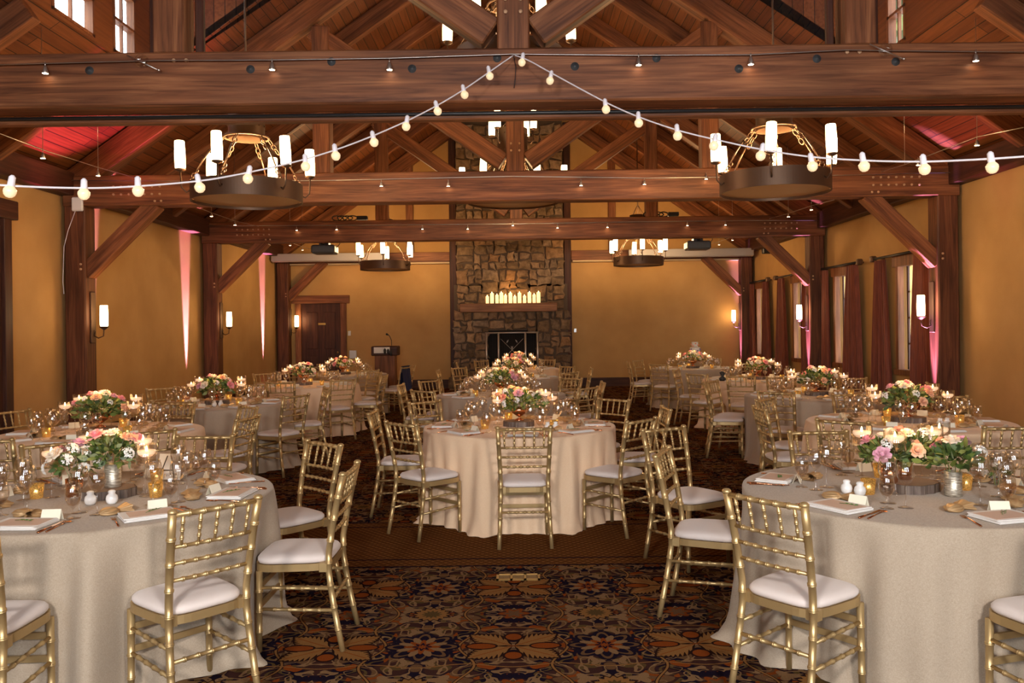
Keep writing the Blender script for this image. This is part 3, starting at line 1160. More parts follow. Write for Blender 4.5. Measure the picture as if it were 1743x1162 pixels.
# fire screen
fs_ = empty('fire_screen', (FX + .02, YF - .62, .34), 0, 'three-panel steel fire screen with leaf branches before the firebox', 'fire screen')
mb = MB()
for x in (-.68, -.36, .36, .68): mb.tube([(x, 0, 0), (x, 0, 1.17)], .028, 8)
mb.tube([(-.72, 0, 1.16), (.72, 0, 1.16)], .024, 8)
mb.tube([(-.7, 0, .04), (.7, 0, .04)], .02, 8)
mb.build('screen_frame', M['silver'], fs_)
br = MB()
for s in (-1, 1):
    br.tube([(.35 * s, -.01, .15), (.1 * s, -.01, .6), (-.3 * s, -.01, 1.0)], .008, 6)
    for t in range(5):
        px, pz = .3 * s - .12 * s * t, .2 + t * .17
        br.lathe([(0, -.06), (.02, 0), (0, .06)], 6, (px + .06 * s, -.015, pz + .05), (s * .5, 0, .8))
br.build('leaf_branch', M['silver'], fs_)
ms = MB()
for k_ in range(30):
    x = -.66 + k_ * 1.32 / 29
    ms.tube([(x, .01, .05), (x, .01, 1.14)], .0018, 4)
tag(ms.build('screen_mesh', M['black'], fs_), kind='stuff')

# ================================================================ fixtures
NUM = ['first', 'second', 'third', 'fourth', 'fifth', 'sixth', 'seventh', 'eighth', 'ninth', 'tenth', 'eleventh', 'twelfth', 'thirteenth', 'fourteenth']


def P2X(px, py, Y):
    """world x,z of the photograph's pixel at depth Y"""
    dx, dy = px - 882, py - 557
    return (dx - .0125 * dy) / F * Y, EYE - (dy + .0125 * dx) / F * Y


SHADE = MB().lathe([(.048, 0), (.055, .02), (.057, .15), (.052, .30), (.049, .305), (.049, .30), (.044, .02)], 18, cap0=True, cap1=False).mesh('lamp_shade')


def ring_mesh(r, h, t, n=120):
    return MB().lathe([(r, 0), (r, h), (r - t, h), (r - t, 0), (r, 0)], n, cap0=False, cap1=False, smooth=False)


def chain(mb, p0, p1, n, r=.026, w_=.0055):
    p0, p1 = Vector(p0), Vector(p1)
    d = (p1 - p0)
    t = d.normalized()
    sd = t.orthogonal().normalized()
    for i in range(n):
        c = p0 + d * (i + .5) / n
        a = sd if i % 2 else t.cross(sd)
        L = d.length / n * .68
        pts = [c + t * L * cos(q) + a * r * sin(q) for q in [2 * pi * k_ / 12 for k_ in range(12)]]
        mb.tube(pts, w_, 5, closed=True)


def chandelier(x, y, zb, R0, lab, ztop=None, rot=0.0, tiers=1, group='ring chandeliers'):
    c = empty('chandelier', (x, y, zb), 0, lab, 'chandelier', group)
    ring_mesh(R0, .2, .012).build('band', M['iron'], c)
    MB().lathe([(0, .03), (R0 - .02, .03), (R0 - .02, .04), (0, .04)], 40, smooth=False).build('diffuser_disc', M['iron_light'], c)
    r2, zu = R0 * .40, .72 + (R0 - .6) * .3
    up = MB()
    pts = [(r2 * cos(2 * pi * k_ / 32), r2 * sin(2 * pi * k_ / 32), zu) for k_ in range(32)]
    up.tube(pts, .012, 6, closed=True)
    up.build('upper_ring', M['iron'], c)
    dr = MB().lathe([(r2 * .82, zu - .02), (r2 * .82, zu + .5), (r2 * .78, zu + .5), (r2 * .78, zu - .02)], 28, cap0=False, cap1=False)
    for k_ in range(12):
        for zz in (.12, .4):
            a = 2 * pi * k_ / 12
            dr.lathe([(.012, 0), (.008, .012), (0, .014)], 6, (r2 * .82 * cos(a), r2 * .82 * sin(a), zu + zz), (cos(a), sin(a), 0))
    dr.build('riveted_drum', M['iron'], c)
    zr = (ztop or (RIDGE - TAN * abs(x - XC))) - zb
    MB().tube([(0, 0, zu + .3), (0, 0, zr)], .012, 8).build('hanging_rod', M['iron'], c)
    ch = MB()
    for k_ in range(4):
        a = pi / 4 + k_ * pi / 2
        ch.tube([(r2 * .8 * cos(a), r2 * .8 * sin(a), zu + .48), (0, 0, zu + .75)], .006, 5)
    ch.build('drum_stay', M['iron'], c)
    for k_ in range(6):
        a = rot + k_ * pi / 3 + pi / 6
        cm = MB()
        p0 = (r2 * cos(a), r2 * sin(a), zu - .01); p1 = ((R0 - .01) * cos(a), (R0 - .01) * sin(a), .21)
        m0 = tuple(p0[q] + (p1[q] - p0[q]) * .30 for q in range(3)); m1 = tuple(p0[q] + (p1[q] - p0[q]) * .78 for q in range(3))
        chain(cm, p0, m0, 3)
        md = tuple((m0[q] + m1[q]) / 2 + (0.03 * (cos(a), sin(a), 0)[q]) for q in range(3))
        cm.tube([m0, (m0[0] * 1.06, m0[1] * 1.06, m0[2] + .02), md, (m1[0] * 1.02, m1[1] * 1.02, m1[2]), m1], .009, 6)
        chain(cm, m1, p1, 3)
        cm.build('chain', M['iron'], c)
    def lamps(rr, zz, n, rt, tilt):
        for k_ in range(n):
            a = rt + 2 * pi * k_ / n
            am = MB()
            e_ = Vector((sin(a), -cos(a), 0))
            p = e_ * (rr - .10)
            am.tube([p + Vector((0, 0, zz - .22)), p + e_ * .04 + Vector((0, 0, zz - .25)), p + e_ * .09 + Vector((0, 0, zz - .2)), p + e_ * .10 + Vector((0, 0, zz - .03))], .009, 6)
            am.lathe([(.02, -.03), (.058, -.012), (.058, 0)], 14, tuple(p + e_ * .10 + Vector((0, 0, zz))))
            ao = am.build('lamp_arm', M['iron'], c)
            s = link('lamp_shade', SHADE, M['shade'], c, tuple(p + e_ * .10 + Vector((0, 0, zz))))
            s.rotation_euler = (random.uniform(-.05, .05), random.uniform(-tilt, tilt), 0)
    lamps(R0 + .09, .33, 6, rot, .05)
    if tiers > 1:
        lamps(r2 + .12, zu + .45, 4, rot + .5, .03)
    return c


chandelier(-3.0, 9.3, 3.07, .60, 'round iron ring chandelier with candle shades, near left', rot=R(-7))
chandelier(2.88, 9.3, 3.10, .60, 'round iron ring chandelier with candle shades, near right', rot=R(-20))
chandelier(-3.2, 20.2, 3.07, .60, 'small looking far ring chandelier left of the stone chimney', rot=R(5))
chandelier(2.93, 20.2, 3.10, .60, 'small looking far ring chandelier right of the stone chimney', rot=R(0))
chandelier(-.06, 9.3, 4.50, .60, 'centre chandelier hidden behind the nearest truss, only shades showing above it', rot=R(30))
chandelier(-.06, 14.5, 3.80, .80, 'large two-tier centre chandelier behind the second truss', rot=R(27), tiers=2)
for x, y, z, pw in ((-3, 9.3, 3.52, 190), (2.9, 9.3, 3.52, 190), (-3.2, 20.2, 3.52, 210), (2.93, 20.2, 3.52, 210), (-.06, 14.5, 4.25, 190), (-.06, 9.3, 4.95, 60)):
    point('chandelier_glow', (x, y, z), pw, WARM, .2)

# wall sconces on the inner faces of the posts
SCON = [(-1, 1), (-1, 2), (-1, 3), (1, 1), (1, 2), (1, 3)]
for s, i in SCON:
    x = (PLX + .15) if s < 0 else (PRX - .15)
    sg = -s
    y = TR[i] + .17
    c = empty('candle_sconce', (x, y, 1.62), 0, 'candle-shade wall sconce on the %s %s post from the camera' % (['', 'first', 'second', 'last'][i], names_side(s)), 'sconce', 'wall sconces')
    MB().box(sg * .015, 0, .24, .03, .13, .74, bev=.008).build('backplate', M['iron'], c)
    am = MB()
    am.tube([(sg * .02, 0, -.02), (sg * .09, 0, -.06), (sg * .165, 0, -.03), (sg * .175, 0, .09)], .009, 8)
    am.tube([(sg * .03, 0, -.02), (sg * .05, 0, .04), (sg * .02, 0, .06)], .007, 6)
    am.lathe([(.015, .06), (.065, .10), (.065, .11)], 16, (sg * .175, 0, 0))
    am.build('arm', M['iron'], c)
    link('lamp_shade', SHADE, M['shade'], c, (sg * .175, 0, .11))
    point('sconce_glow', (x + sg * .30, y - .05, 1.92), 9 if i < 3 else 3, WARM, .06)

# pink uplights standing on the floor
def uplight(x, y, tx, ty, tz, p, ang, lab, colr=None):
    c = MB().lathe([(.09, 0), (.10, .03), (.085, .16), (.075, .16), (.07, .10), (0, .10)], 16)
    o = c.build('uplight', M['black'], loc=(x, y, 0))
    tag(o, lab, 'uplight', 'pink uplights on the floor')
    MB().lathe([(0, 0), (.065, 0), (.065, .006), (0, .006)], 16, (0, 0, .125)).build('lens', UPL, o)
    spot('uplight_beam', (x, y, .17), (tx, ty, tz), p, colr or PINK, ang, .6, .03)


UPL = emis('pink_lens', (1.0, .15, .4), 8.0)
uplight(XL + .12, 12.70, XL, 12.75, 3.4, 9000, 13, 'pink uplight on the floor behind the first left post', LILAC)
uplight(XL + .12, 16.45, XL, 16.45, 3.4, 9000, 11, 'pink uplight against the left wall before the second post', LILAC)
uplight(XL + .12, 21.4, XL, 21.4, 3.4, 9000, 11, 'pink uplight against the left wall before the last post', LILAC)
uplight(-5.9, 11.05, -5.45, 11.05, 4.6, 2800, 30, 'pink uplight behind the second left table')
uplight(5.90, 12.08, 6.02, 12.08, 2.2, 3600, 16, 'pink uplight at the foot of the first right post', ORCHID)
uplight(5.90, 17.32, 6.02, 17.32, 2.2, 3600, 16, 'pink uplight at the foot of the second right post', ORCHID)
uplight(5.90, 22.58, 6.02, 22.58, 2.2, 3600, 16, 'pink uplight at the foot of the last right post', ORCHID)
uplight(5.9, 10.9, 5.6, 10.95, 4.6, 450, 30, 'pink uplight by the right wall before the first post')

# low-voltage cable lights
def cable_run(y, pts, spots_, lab, clear=(), discs=()):
    c = empty('cable_light_track', (0, y, 0), 0, lab, 'cable lights', 'low voltage cable light runs')
    wv = MB()
    path = [(*P2X(px, py, y),) for px, py in pts]
    for off in (-.012, .012):
        wv.tube([(X, off, Z + off * .4) for X, Z in path], .0035, 5)
    wv.build('cable', M['steelwire'], c)
    for px, py in spots_:
        X, Z = P2X(px, py, y)
        s = MB().lathe([(.010, .035), (.014, .02), (.026, -.02), (.024, -.024)], 12, (0, 0, 0), cap1=False)
        s.tube([(0, 0, .03), (0, 0, .07)], .004, 5)
        o = s.build('spot_head', M['steelwire'], c, loc=(X, 0, Z))
        l = MB().lathe([(0, -.026), (.022, -.024), (.020, -.016), (0, -.014)], 12).build('halogen_lamp', M['spotlamp'], o)
    for px, py in discs:
        X, Z = P2X(px, py, y)
        MB().lathe([(0, 0), (.055, 0), (.055, .006), (0, .006)], 24, (X, -.02, Z), (0, -1, 0)).build('glass_disc', M['glass'], c)
        st = MB()
        st.tube([(X - .12, -.01, Z + .05), (X + .14, -.03, Z - .08)], .005, 5)
        st.lathe([(0, 0), (.016, .012), (0, .024)], 8, (X + .14, -.03, Z - .09))
        st.build('standoff', M['steelwire'], c)
    return c


cable_run(TR[0] - .05, [(-60, 112), (77, 108), (262, 103), (463, 102), (663, 99), (873, 92), (1087, 94), (1278, 93), (1440, 85), (1500, 86), (1661, 88), (1800, 89)],
          [(77, 120), (463, 114), (663, 114), (1087, 106), (1278, 105), (1661, 99)], 'steel cable light run along the nearest truss', discs=((243, 105), (1505, 86)))
cable_run(TR[1] - .05, [(110, 307), (300, 308), (430, 308), (560, 307), (873, 300), (1100, 303), (1350, 300), (1640, 293)],
          [(649, 314), (763, 314), (989, 313), (1097, 311), (1202, 302)], 'steel cable light run along the second truss')
cable_run(TR[2] - .05, [(345, 384), (430, 384), (600, 383), (873, 381), (1100, 377), (1300, 375), (1400, 375)],
          [(505, 390), (573, 389), (719, 388), (796, 388), (873, 382), (949, 386), (1034, 385), (1170, 382), (1235, 381)], 'steel cable light run along the third truss')


def cable_long(pts, spots_, lab):
    c = empty('cable_light_track', (0, 0, 0), 0, lab, 'cable lights', 'low voltage cable light runs')
    MB().tube(pts, .005, 5).build('cable', M['steelwire'], c)
    so = MB()
    for p in (pts[1], pts[2]):
        side_x = XL if p[0] < 0 else XR
        so.tube([p, (p[0], p[1], EAVE + TAN * abs(p[0] - side_x) + .02)], .003, 5)
    so.build('standoff', M['steelwire'], c)
    for p in spots_:
        s = MB().lathe([(.010, .035), (.014, .02), (.028, -.02), (.026, -.024)], 12, cap1=False)
        s.tube([(0, 0, .03), (0, 0, .08)], .004, 5)
        o = s.build('spot_head', M['steelwire'], c, loc=p)
        MB().lathe([(0, -.026), (.024, -.024), (.022, -.016), (0, -.014)], 12).build('halogen_lamp', M['spotlamp'], o)


def PW(px, py, Y):
    X, Z = P2X(px, py, Y)
    return (X, Y, Z)


cable_long([PW(-60, 205, 8.0), PW(73, 255, 9.0), PW(167, 285, 10.2), PW(240, 305, 11.6)], [PW(73, 266, 9.0), PW(167, 296, 10.2)], 'cable light run slanting down over the left near bay')
cable_long([PW(1800, 205, 8.0), PW(1663, 233, 9.0), PW(1540, 280, 10.6), PW(1500, 292, 11.6)], [PW(1663, 244, 9.0), PW(1563, 278, 10.3)], 'cable light run slanting down over the right near bay')
cable_long([PW(330, 350, 13.0), PW(360, 362, 14.0), PW(400, 376, 15.2), PW(440, 385, 16.8)], [PW(360, 366, 14.0), PW(400, 381, 15.2)], 'cable light run slanting down over the left middle bay')
cable_long([PW(1420, 340, 13.0), PW(1381, 350, 14.0), PW(1342, 363, 15.2), PW(1310, 372, 16.8)], [PW(1381, 355, 14.0), PW(1342, 367, 15.2)], 'cable light run slanting down over the right middle bay')
cable_long([PW(470, 405, 18.6), PW(494, 412, 19.4), PW(515, 420, 20.6), PW(530, 424, 21.6)], [PW(494, 416, 19.4), PW(515, 424, 20.6)], 'cable light run slanting down over the left far bay')
cable_long([PW(1262, 398, 18.6), PW(1247, 403, 19.4), PW(1224, 411, 20.6), PW(1205, 416, 21.6)], [PW(1247, 407, 19.4), PW(1224, 415, 20.6)], 'cable light run slanting down over the right far bay')

# white bulb strings from the middle of the nearest truss outwards
def bulb_string(side, wire, bulbs):
    xe = 2.44 * side
    ye = 3.9
    y0 = TR[0] - .10
    def t_of(px, py):
        # x/y ratio fixes how far along the run
        r = (px - 882 - .0125 * (py - 557)) / F
        t = r * y0 / (xe + r * (y0 - ye))
        return max(t, 0.0)
    def P(px, py):
        t = t_of(px, py)
        Y = y0 + (ye - y0) * t
        return PW(px, py, Y)
    c = empty('bulb_string', PW(874, 93, y0), 0, 'white festoon string of clear bulbs sweeping to the %s' % names_side(side), 'string lights', 'festoon bulb strings')
    o0 = Vector(c.location)
    pts = [Vector(P(*w_)) - o0 for w_ in wire]
    # smooth
    sm = []
    for i in range(len(pts) - 1):
        p0, p1, p2, p3 = pts[max(i - 1, 0)], pts[i], pts[i + 1], pts[min(i + 2, len(pts) - 1)]
        for k_ in range(5):
            t = k_ / 5
            sm.append(.5 * ((2 * p1) + (-p0 + p2) * t + (2 * p0 - 5 * p1 + 4 * p2 - p3) * t * t + (-p0 + 3 * p1 - 3 * p2 + p3) * t ** 3))
    sm.append(pts[-1])
    MB().tube(sm, .0055, 6).build('cord', M['cord'], c)
    for px, py in bulbs:
        p = Vector(P(px, py)) - o0
        tl = random.uniform(-.25, .25)
        s = MB().lathe([(.014, -.002), (.017, .01), (.015, .05), (.006, .06)], 10)
        so = s.build('socket', M['cord'], c, loc=p + Vector((0, 0, .022)))
        so.rotation_euler = (0, tl, 0)
        b = MB().lathe([(0, -.05), (.014, -.047), (.025, -.036), (.0295, -.021), (.029, -.010), (.022, .0), (.013, .010)], 16, cap1=False).build('bulb', M['bulbglass'], so)
        MB().lathe([(0, -.028), (.005, -.024), (.007, -.012), (.004, .005)], 6).build('filament', M['filament'], so)
    return c


bulb_string(-1, [(874, 94), (835, 121), (790, 152), (743, 180), (690, 207), (630, 233), (568, 256), (500, 276), (410, 296), (338, 308), (232, 317), (140, 320), (0, 315), (-140, 300)],
            [(833, 130), (790, 162), (744, 190), (692, 216), (636, 243), (571, 266), (520, 284), (423, 305), (339, 320), (235, 326), (143, 331), (18, 327)])
bulb_string(1, [(876, 94), (900, 103), (940, 125), (1031, 174), (1090, 200), (1155, 222), (1220, 238), (1300, 255), (1382, 267), (1470, 273), (1573, 275), (1690, 270), (1800, 262)],
            [(889, 107), (937, 138), (1031, 187), (1087, 210), (1153, 232), (1216, 249), (1296, 266), (1382, 284), (1470, 284), (1573, 289), (1688, 286)])
# dangling tail of the cord
tag(MB().tube([PW(874, 94, TR[0] - .03), PW(878, 115, TR[0] - .03), PW(877, 135, TR[0] - .03), PW(875, 150, TR[0] - .03)], .003, 5).build('cord_tail', M['black']), 'thin dark cord tail hanging from the middle of the nearest truss', 'cord')

# white box with trailing cable on the first left post
bx = MB().box(0, 0, 0, .16, .05, .2, bev=.015).build('wall_box', M['ceramic'], loc=(*P2X(132, 348, TR[1] - .03)[:1], TR[1] - .03, P2X(132, 348, TR[1])[1]))
tag(bx, 'small white box high on the first left post', 'junction box')
tag(MB().tube([PW(129, 357, TR[1] - .02), PW(116, 392, TR[1] - .02), PW(109, 420, TR[1] - .02), PW(107, 480, TR[1] - .02), PW(109, 500, TR[1] - .02)], .005, 5).build('cable', M['cord']), 'thin white cable hanging from the small box on the first left post', 'cable')

# projection screens in their cases and the two projectors
for s, x0, x1, lab in ((-1, -6.5, -3.42, 'left'), (1, 2.95, 6.25, 'right')):
    e = empty('screen_case', ((x0 + x1) / 2, 22.1, 3.46), 0, 'long white roll-up projection screen case %s of the chimney' % lab, 'projection screen', 'projection screen cases')
    MB().box(0, 0, .1, x1 - x0, .16, .2, bev=.01).build('case', M['screencase'], e)
    MB().box(0, -.02, -.01, x1 - x0 - .04, .03, .02).build('hem_bar', M['steelwire'], e)
for px, py, lab in ((553, 425, 'left'), (1187, 418, 'right')):
    X, Z = P2X(px, py, 17.75)
    e = empty('projector', (X, 17.75, Z), 0, 'dark projector hanging below the third truss, %s of the chimney' % lab, 'projector', 'ceiling projectors')
    MB().box(0, 0, 0, .50, .42, .18, bev=.03).build('casing', M['bluegrey'], e)
    MB().tube([(0, 0, .09), (0, -.25, .13), (0, -.38, 3.46 - Z)], .03, 8).box(0, 0, .12, .2, .2, .05).build('mount', M['black'], e)
    MB().lathe([(.05, 0), (.05, .02), (.03, .02), (.0, .015)], 14, (.1, .21, 0), (0, 1, 0)).build('lens', M['black'], e)
    MB().tube([(.24, 0, .03), (.32, 0, .12), (.30, 0, .26)], .008, 6).build('power_lead', M['black'], e)
# coiled cables lying on top of the third tie beam
for px, lab in ((590, 'left'), (1120, 'right')):
    X, Z = P2X(px, 372, TR[2] + .1)
    cb_ = MB()
    for k_ in range(4):
        cx_ = k_ * .11 - .2
        cb_.tube([(cx_ + .10 * cos(q), .05 * sin(q * 2), .05 + .05 * sin(q)) for q in [2 * pi * j / 14 for j in range(14)]], .012, 5, closed=True)
    cb_.box(.32, 0, .05, .22, .12, .08, bev=.01)
    tag(cb_.build('cable_coil', M['black'], loc=(X, TR[2] + .12, CH1 + .01)), 'coil of dark cable lying on the third truss, %s of the chimney' % lab, 'cable', 'cable coils on the third truss')
tag(MB().box(0, 0, 0, .22, .16, .14, bev=.02).build('speaker', M['black'], loc=PW(1305, 427, 21.0)), 'small black loudspeaker high on the right wall by the last post', 'loudspeaker')
spk = MB().lathe([(.045, 0), (.05, .12), (.03, .12)], 12, (0, 0, 0), (0, -1, -.3))
# switches and plates
for px, py, w_, h_, lab in ((595, 567, .08, .13, 'small white light switch right of the far door'), (601, 603, .2, .22, 'grey wall panel low beside the lectern'), (979, 562, .07, .1, 'small white thermostat right of the fireplace')):
    X, Z = P2X(px, py, YF)
    o = MB().box(0, -.015, 0, w_, .03, h_, bev=.006).build('wall_plate_switch' if w_ < .1 else 'wall_panel', M['ceramic'] if w_ < .1 else M['silver'], loc=(X, YF, Z))
    tag(o, lab, 'switch' if w_ < .1 else 'panel')
# brass floor box set in the carpet
fbx = empty('floor_box', (-.02, 5.47, 0), 0, 'brass power box set flush in the carpet before the centre table', 'floor box')
fr = MB()
fr.box(0, -.055, .004, .285, .02, .008).box(0, .055, .004, .285, .02, .008)
for x in (-.135, -.045, .045, .135): fr.box(x, 0, .004, .016, .13, .008)
fr.build('brass_frame', M['brass'], fbx)
for x in (-.09, 0, .09): MB().box(x, 0, .003, .07, .09, .005).build('lid', simple('dull_brass', (.25, .16, .07), .5, .5) if x < -.05 else bpy.data.materials['dull_brass'], fbx)

# lectern with microphone
lx, lz = P2X(657, 620, 21.2)
l = empty('lectern', (lx, 21.2, 0), 0, 'dark wooden lectern with a gooseneck microphone by the far wall', 'lectern')
mb = MB()
mb.prism([(-.26, 0), (.26, 0), (.25, .98), (-.25, .98)], .40)
for x in (-.18, -.09, 0, .09, .18): mb.box(x, -.205, .5, .03, .015, .9)
mb.build('stand', M['timber_z'], l)
MB().box(0, 0, 1.09, .66, .5, .24, bev=.02).build('top', M['dark_x'], l)
MB().box(-.06, -.258, 1.11, .40, .008, .15).build('paper_sheet', M['white'], l)
bl = MB()
for x in (.02, .10, .17): bl.lathe([(0, -.09), (.03, -.04), (.035, .03), (0, .08)], 8, (x, -.275, 1.07 + .03 * sin(x * 30)))
bl.build('dark_ribbon', M['black'], l)
g = MB().tube([(.15, 0, 1.2), (.15, -.02, 1.35), (.11, -.05, 1.46), (.06, -.1, 1.52)], .009, 6)
g.lathe([(.02, 0), (.028, .05), (0, .07)], 8, (.07, -.09, 1.49), (-.5, -.5, .4))
g.build('microphone', M['black'], l)

# ================================================================ chairs
def node_path(pts, r0, r1, step, bulge=.0030):
    """resample a polyline adding bamboo rings; returns path, radii"""
    P = [Vector(p) for p in pts]
    L = [0]
    for i in range(1, len(P)): L.append(L[-1] + (P[i] - P[i - 1]).length)
    T = L[-1]
    def at(s):
        s = min(max(s, 0), T)
        for i in range(1, len(P)):
            if s <= L[i] + 1e-9:
                t = (s - L[i - 1]) / max(L[i] - L[i - 1], 1e-9)
                return P[i - 1].lerp(P[i], t)
        return P[-1]
    n = max(1, round(T / step))
    st = [(0.0, 0)]
    for k in range(1, n):
        c = T * k / n
        st += [(c - .0075, 0), (c - .005, 1), (c - .0012, 1), (c, -.4), (c + .0012, 1), (c + .005, 1), (c + .0075, 0)]
    st += [(l, 0) for l in L[1:-1]] + [(T, 0)]
    st.sort()
    return [at(s) for s, _ in st], [(r0 + (r1 - r0) * s / T) + b * bulge for s, b in st]


def seat_outline(n, sc=1.0, fw=.205, bw=.18, d=.195):
    out = []
    for k in range(n):
        a = 2 * pi * k / n
        c, s = cos(a), sin(a)
        e = 0.45
        x = math.copysign(abs(c) ** e, c); y = math.copysign(abs(s) ** e, s)
        w_ = fw * (.5 + .5 * y) + bw * (.5 - .5 * y)
        out.append((x * w_ * sc, y * d * sc))
    return out


SY = -.185
def back_x(z): return .175 + (.02 * (z - .45) / .45 if z > .45 else .02 * (.45 - z) / .45)
def back_y(z):
    if z < .45: return SY - .075 * ((.45 - z) / .45) ** 1.3
    return SY - .085 * ((z - .45) / .45) ** 1.25


CP = {}
def chair_meshes():
    mb = MB()
    n = 36
    layers = [(.97, 0.0), (1.0, .010), (1.0, .022), (.95, .034), (.82, .043), (.6, .048), (.3, .050)]
    vs = []; fs = []
    for sc, z in layers:
        vs += [(x, y, .446 + z) for x, y in seat_outline(n, sc)]
    for i in range(len(layers) - 1):
        for k in range(n):
            fs.append((i * n + k, i * n + (k + 1) % n, (i + 1) * n + (k + 1) % n, (i + 1) * n + k))
    vs.append((0, 0, .497)); m = len(layers) - 1
    for k in range(n): fs.append((m * n + k, m * n + (k + 1) % n, len(vs) - 1))
    fs.append(tuple(reversed(range(n))))
    mb.add(vs, fs, True)
    CP['seat_cushion'] = mb.mesh('seat_cushion')
    mb = MB()
    o1 = seat_outline(n, 1.0, .21, .185, .2); o2 = seat_outline(n, .86, .21, .185, .2)
    vs = [(x, y, .445) for x, y in o1] + [(x, y, .408) for x, y in o1] + [(x, y, .408) for x, y in o2] + [(x, y, .440) for x, y in o2]
    fs = []
    for r_ in range(4):
        for k in range(n):
            fs.append((r_ * n + k, ((r_ + 1) % 4) * n + k, ((r_ + 1) % 4) * n + (k + 1) % n, r_ * n + (k + 1) % n))
    mb.add(vs, fs)
    for s in (-1, 1): mb.box(s * .165, -.165, .425, .05, .045, .045)
    CP['seat_frame'] = mb.mesh('seat_frame')
    for s in (-1, 1):
        zz = [0, .1, .2, .3, .4, .5, .6, .7, .8, .895]
        p, r_ = node_path([(s * back_x(z), back_y(z), z) for z in zz], .0150, .0178, .108)
        mb = MB().tube(p, r_, 10)
        mb.lathe([(.019, -.006), (.0205, .0), (.0195, .006), (.013, .013), (0, .016)], 10, (s * back_x(.9), back_y(.9), .9))
        CP['rear_%d' % s] = mb.mesh('leg')
        p, r_ = node_path([(s * .185, .168, 0), (s * .182, .165, .41)], .0140, .0170, .10)
        CP['front_%d' % s] = MB().tube(p, r_, 10).mesh('leg')
    def rail(z, r_, step=.062, bow=.0):
        x = back_x(z) - .006
        pts = [(x * t, back_y(z) - bow * (1 - t * t), z) for t in (-1, -.5, 0, .5, 1)]
        p, rr = node_path(pts, r_, r_, step, .0030)
        return p, rr
    CP['top_rail'] = MB().tube(*rail(.888, .0125, .062, .014), 8).mesh('top_rail')
    for i, z in enumerate((.748, .676, .602)):
        CP['rail_%d' % i] = MB().tube(*rail(z, .0088, .05, .010), 8).mesh('back_rail')
    for i in range(5):
        t = (i - 2) * .385
        a = Vector((t * back_x(.75), back_y(.748) - .010 * (1 - t * t), .748)); b = Vector((t * back_x(.89), back_y(.888) - .014 * (1 - t * t), .888))
        p, rr = node_path([a, a.lerp(b, .5), b], .0062, .0082, .036, .0026)
        CP['spindle_%d' % i] = MB().tube(p, rr, 7).mesh('spindle')
    q = 0
    for s in (-1, 1):
        for z in (.215, .325):
            p, rr = node_path([(s * .184, .166, z), (s * back_x(z), back_y(z) , z - .01)], .0090, .0090, .07, .003)
            CP['str_%d' % q] = MB().tube(p, rr, 7).mesh('stretcher'); q += 1
    z = .262
    p, rr = node_path([(-back_x(z), back_y(z), z), (back_x(z), back_y(z), z)], .0095, .0095, .065, .003)
    CP['str_%d' % q] = MB().tube(p, rr, 7).mesh('stretcher'); q += 1
    for z in (.23, .33):
        CP['str_%d' % q] = MB().box(0, .166, z, .365, .012, .028).mesh('stretcher'); q += 1
    # joined versions for the far chairs
    def join(keys, nm):
        mb = MB()
        for k_ in keys:
            me = CP[k_]
            mb.add([tuple(v.co) for v in me.vertices], [tuple(p.vertices) for p in me.polygons], True)
        return mb.mesh(nm)
    CP['backrest'] = join(['top_rail', 'rail_0', 'rail_1', 'rail_2'] + ['spindle_%d' % i for i in range(5)], 'backrest')
    CP['stretchers'] = join(['str_%d' % i for i in range(7)], 'stretchers')


chair_meshes()


def chair_proto(full):
    r = empty('chiavari_chair')
    link('seat_cushion', CP['seat_cushion'], M['cushion'], r)
    link('seat_frame', CP['seat_frame'], M['gold'], r)
    for k in ('rear_-1', 'rear_1', 'front_-1', 'front_1'): link('leg', CP[k], M['gold'], r)
    if full:
        link('top_rail', CP['top_rail'], M['gold'], r)
        for i in range(3): link('back_rail', CP['rail_%d' % i], M['gold'], r)
        for i in range(5): link('spindle', CP['spindle_%d' % i], M['gold'], r)
        for i in range(7): link('stretcher', CP['str_%d' % i], M['gold'], r)
    else:
        link('backrest', CP['backrest'], M['gold'], r)
        link('stretchers', CP['stretchers'], M['gold'], r)
    return r


PROTO = {}
def put_chair(x, y, rz, label):
    full = y < 8.3
    if full not in PROTO:
        PROTO[full] = chair_proto(full); c = PROTO[full]
    else:
        c = copy_tree(PROTO[full])
    c.location = (x, y, 0); c.rotation_euler = (0, 0, rz)
    tag(c, label, 'chair', 'gold chairs around the round tables')
    return c


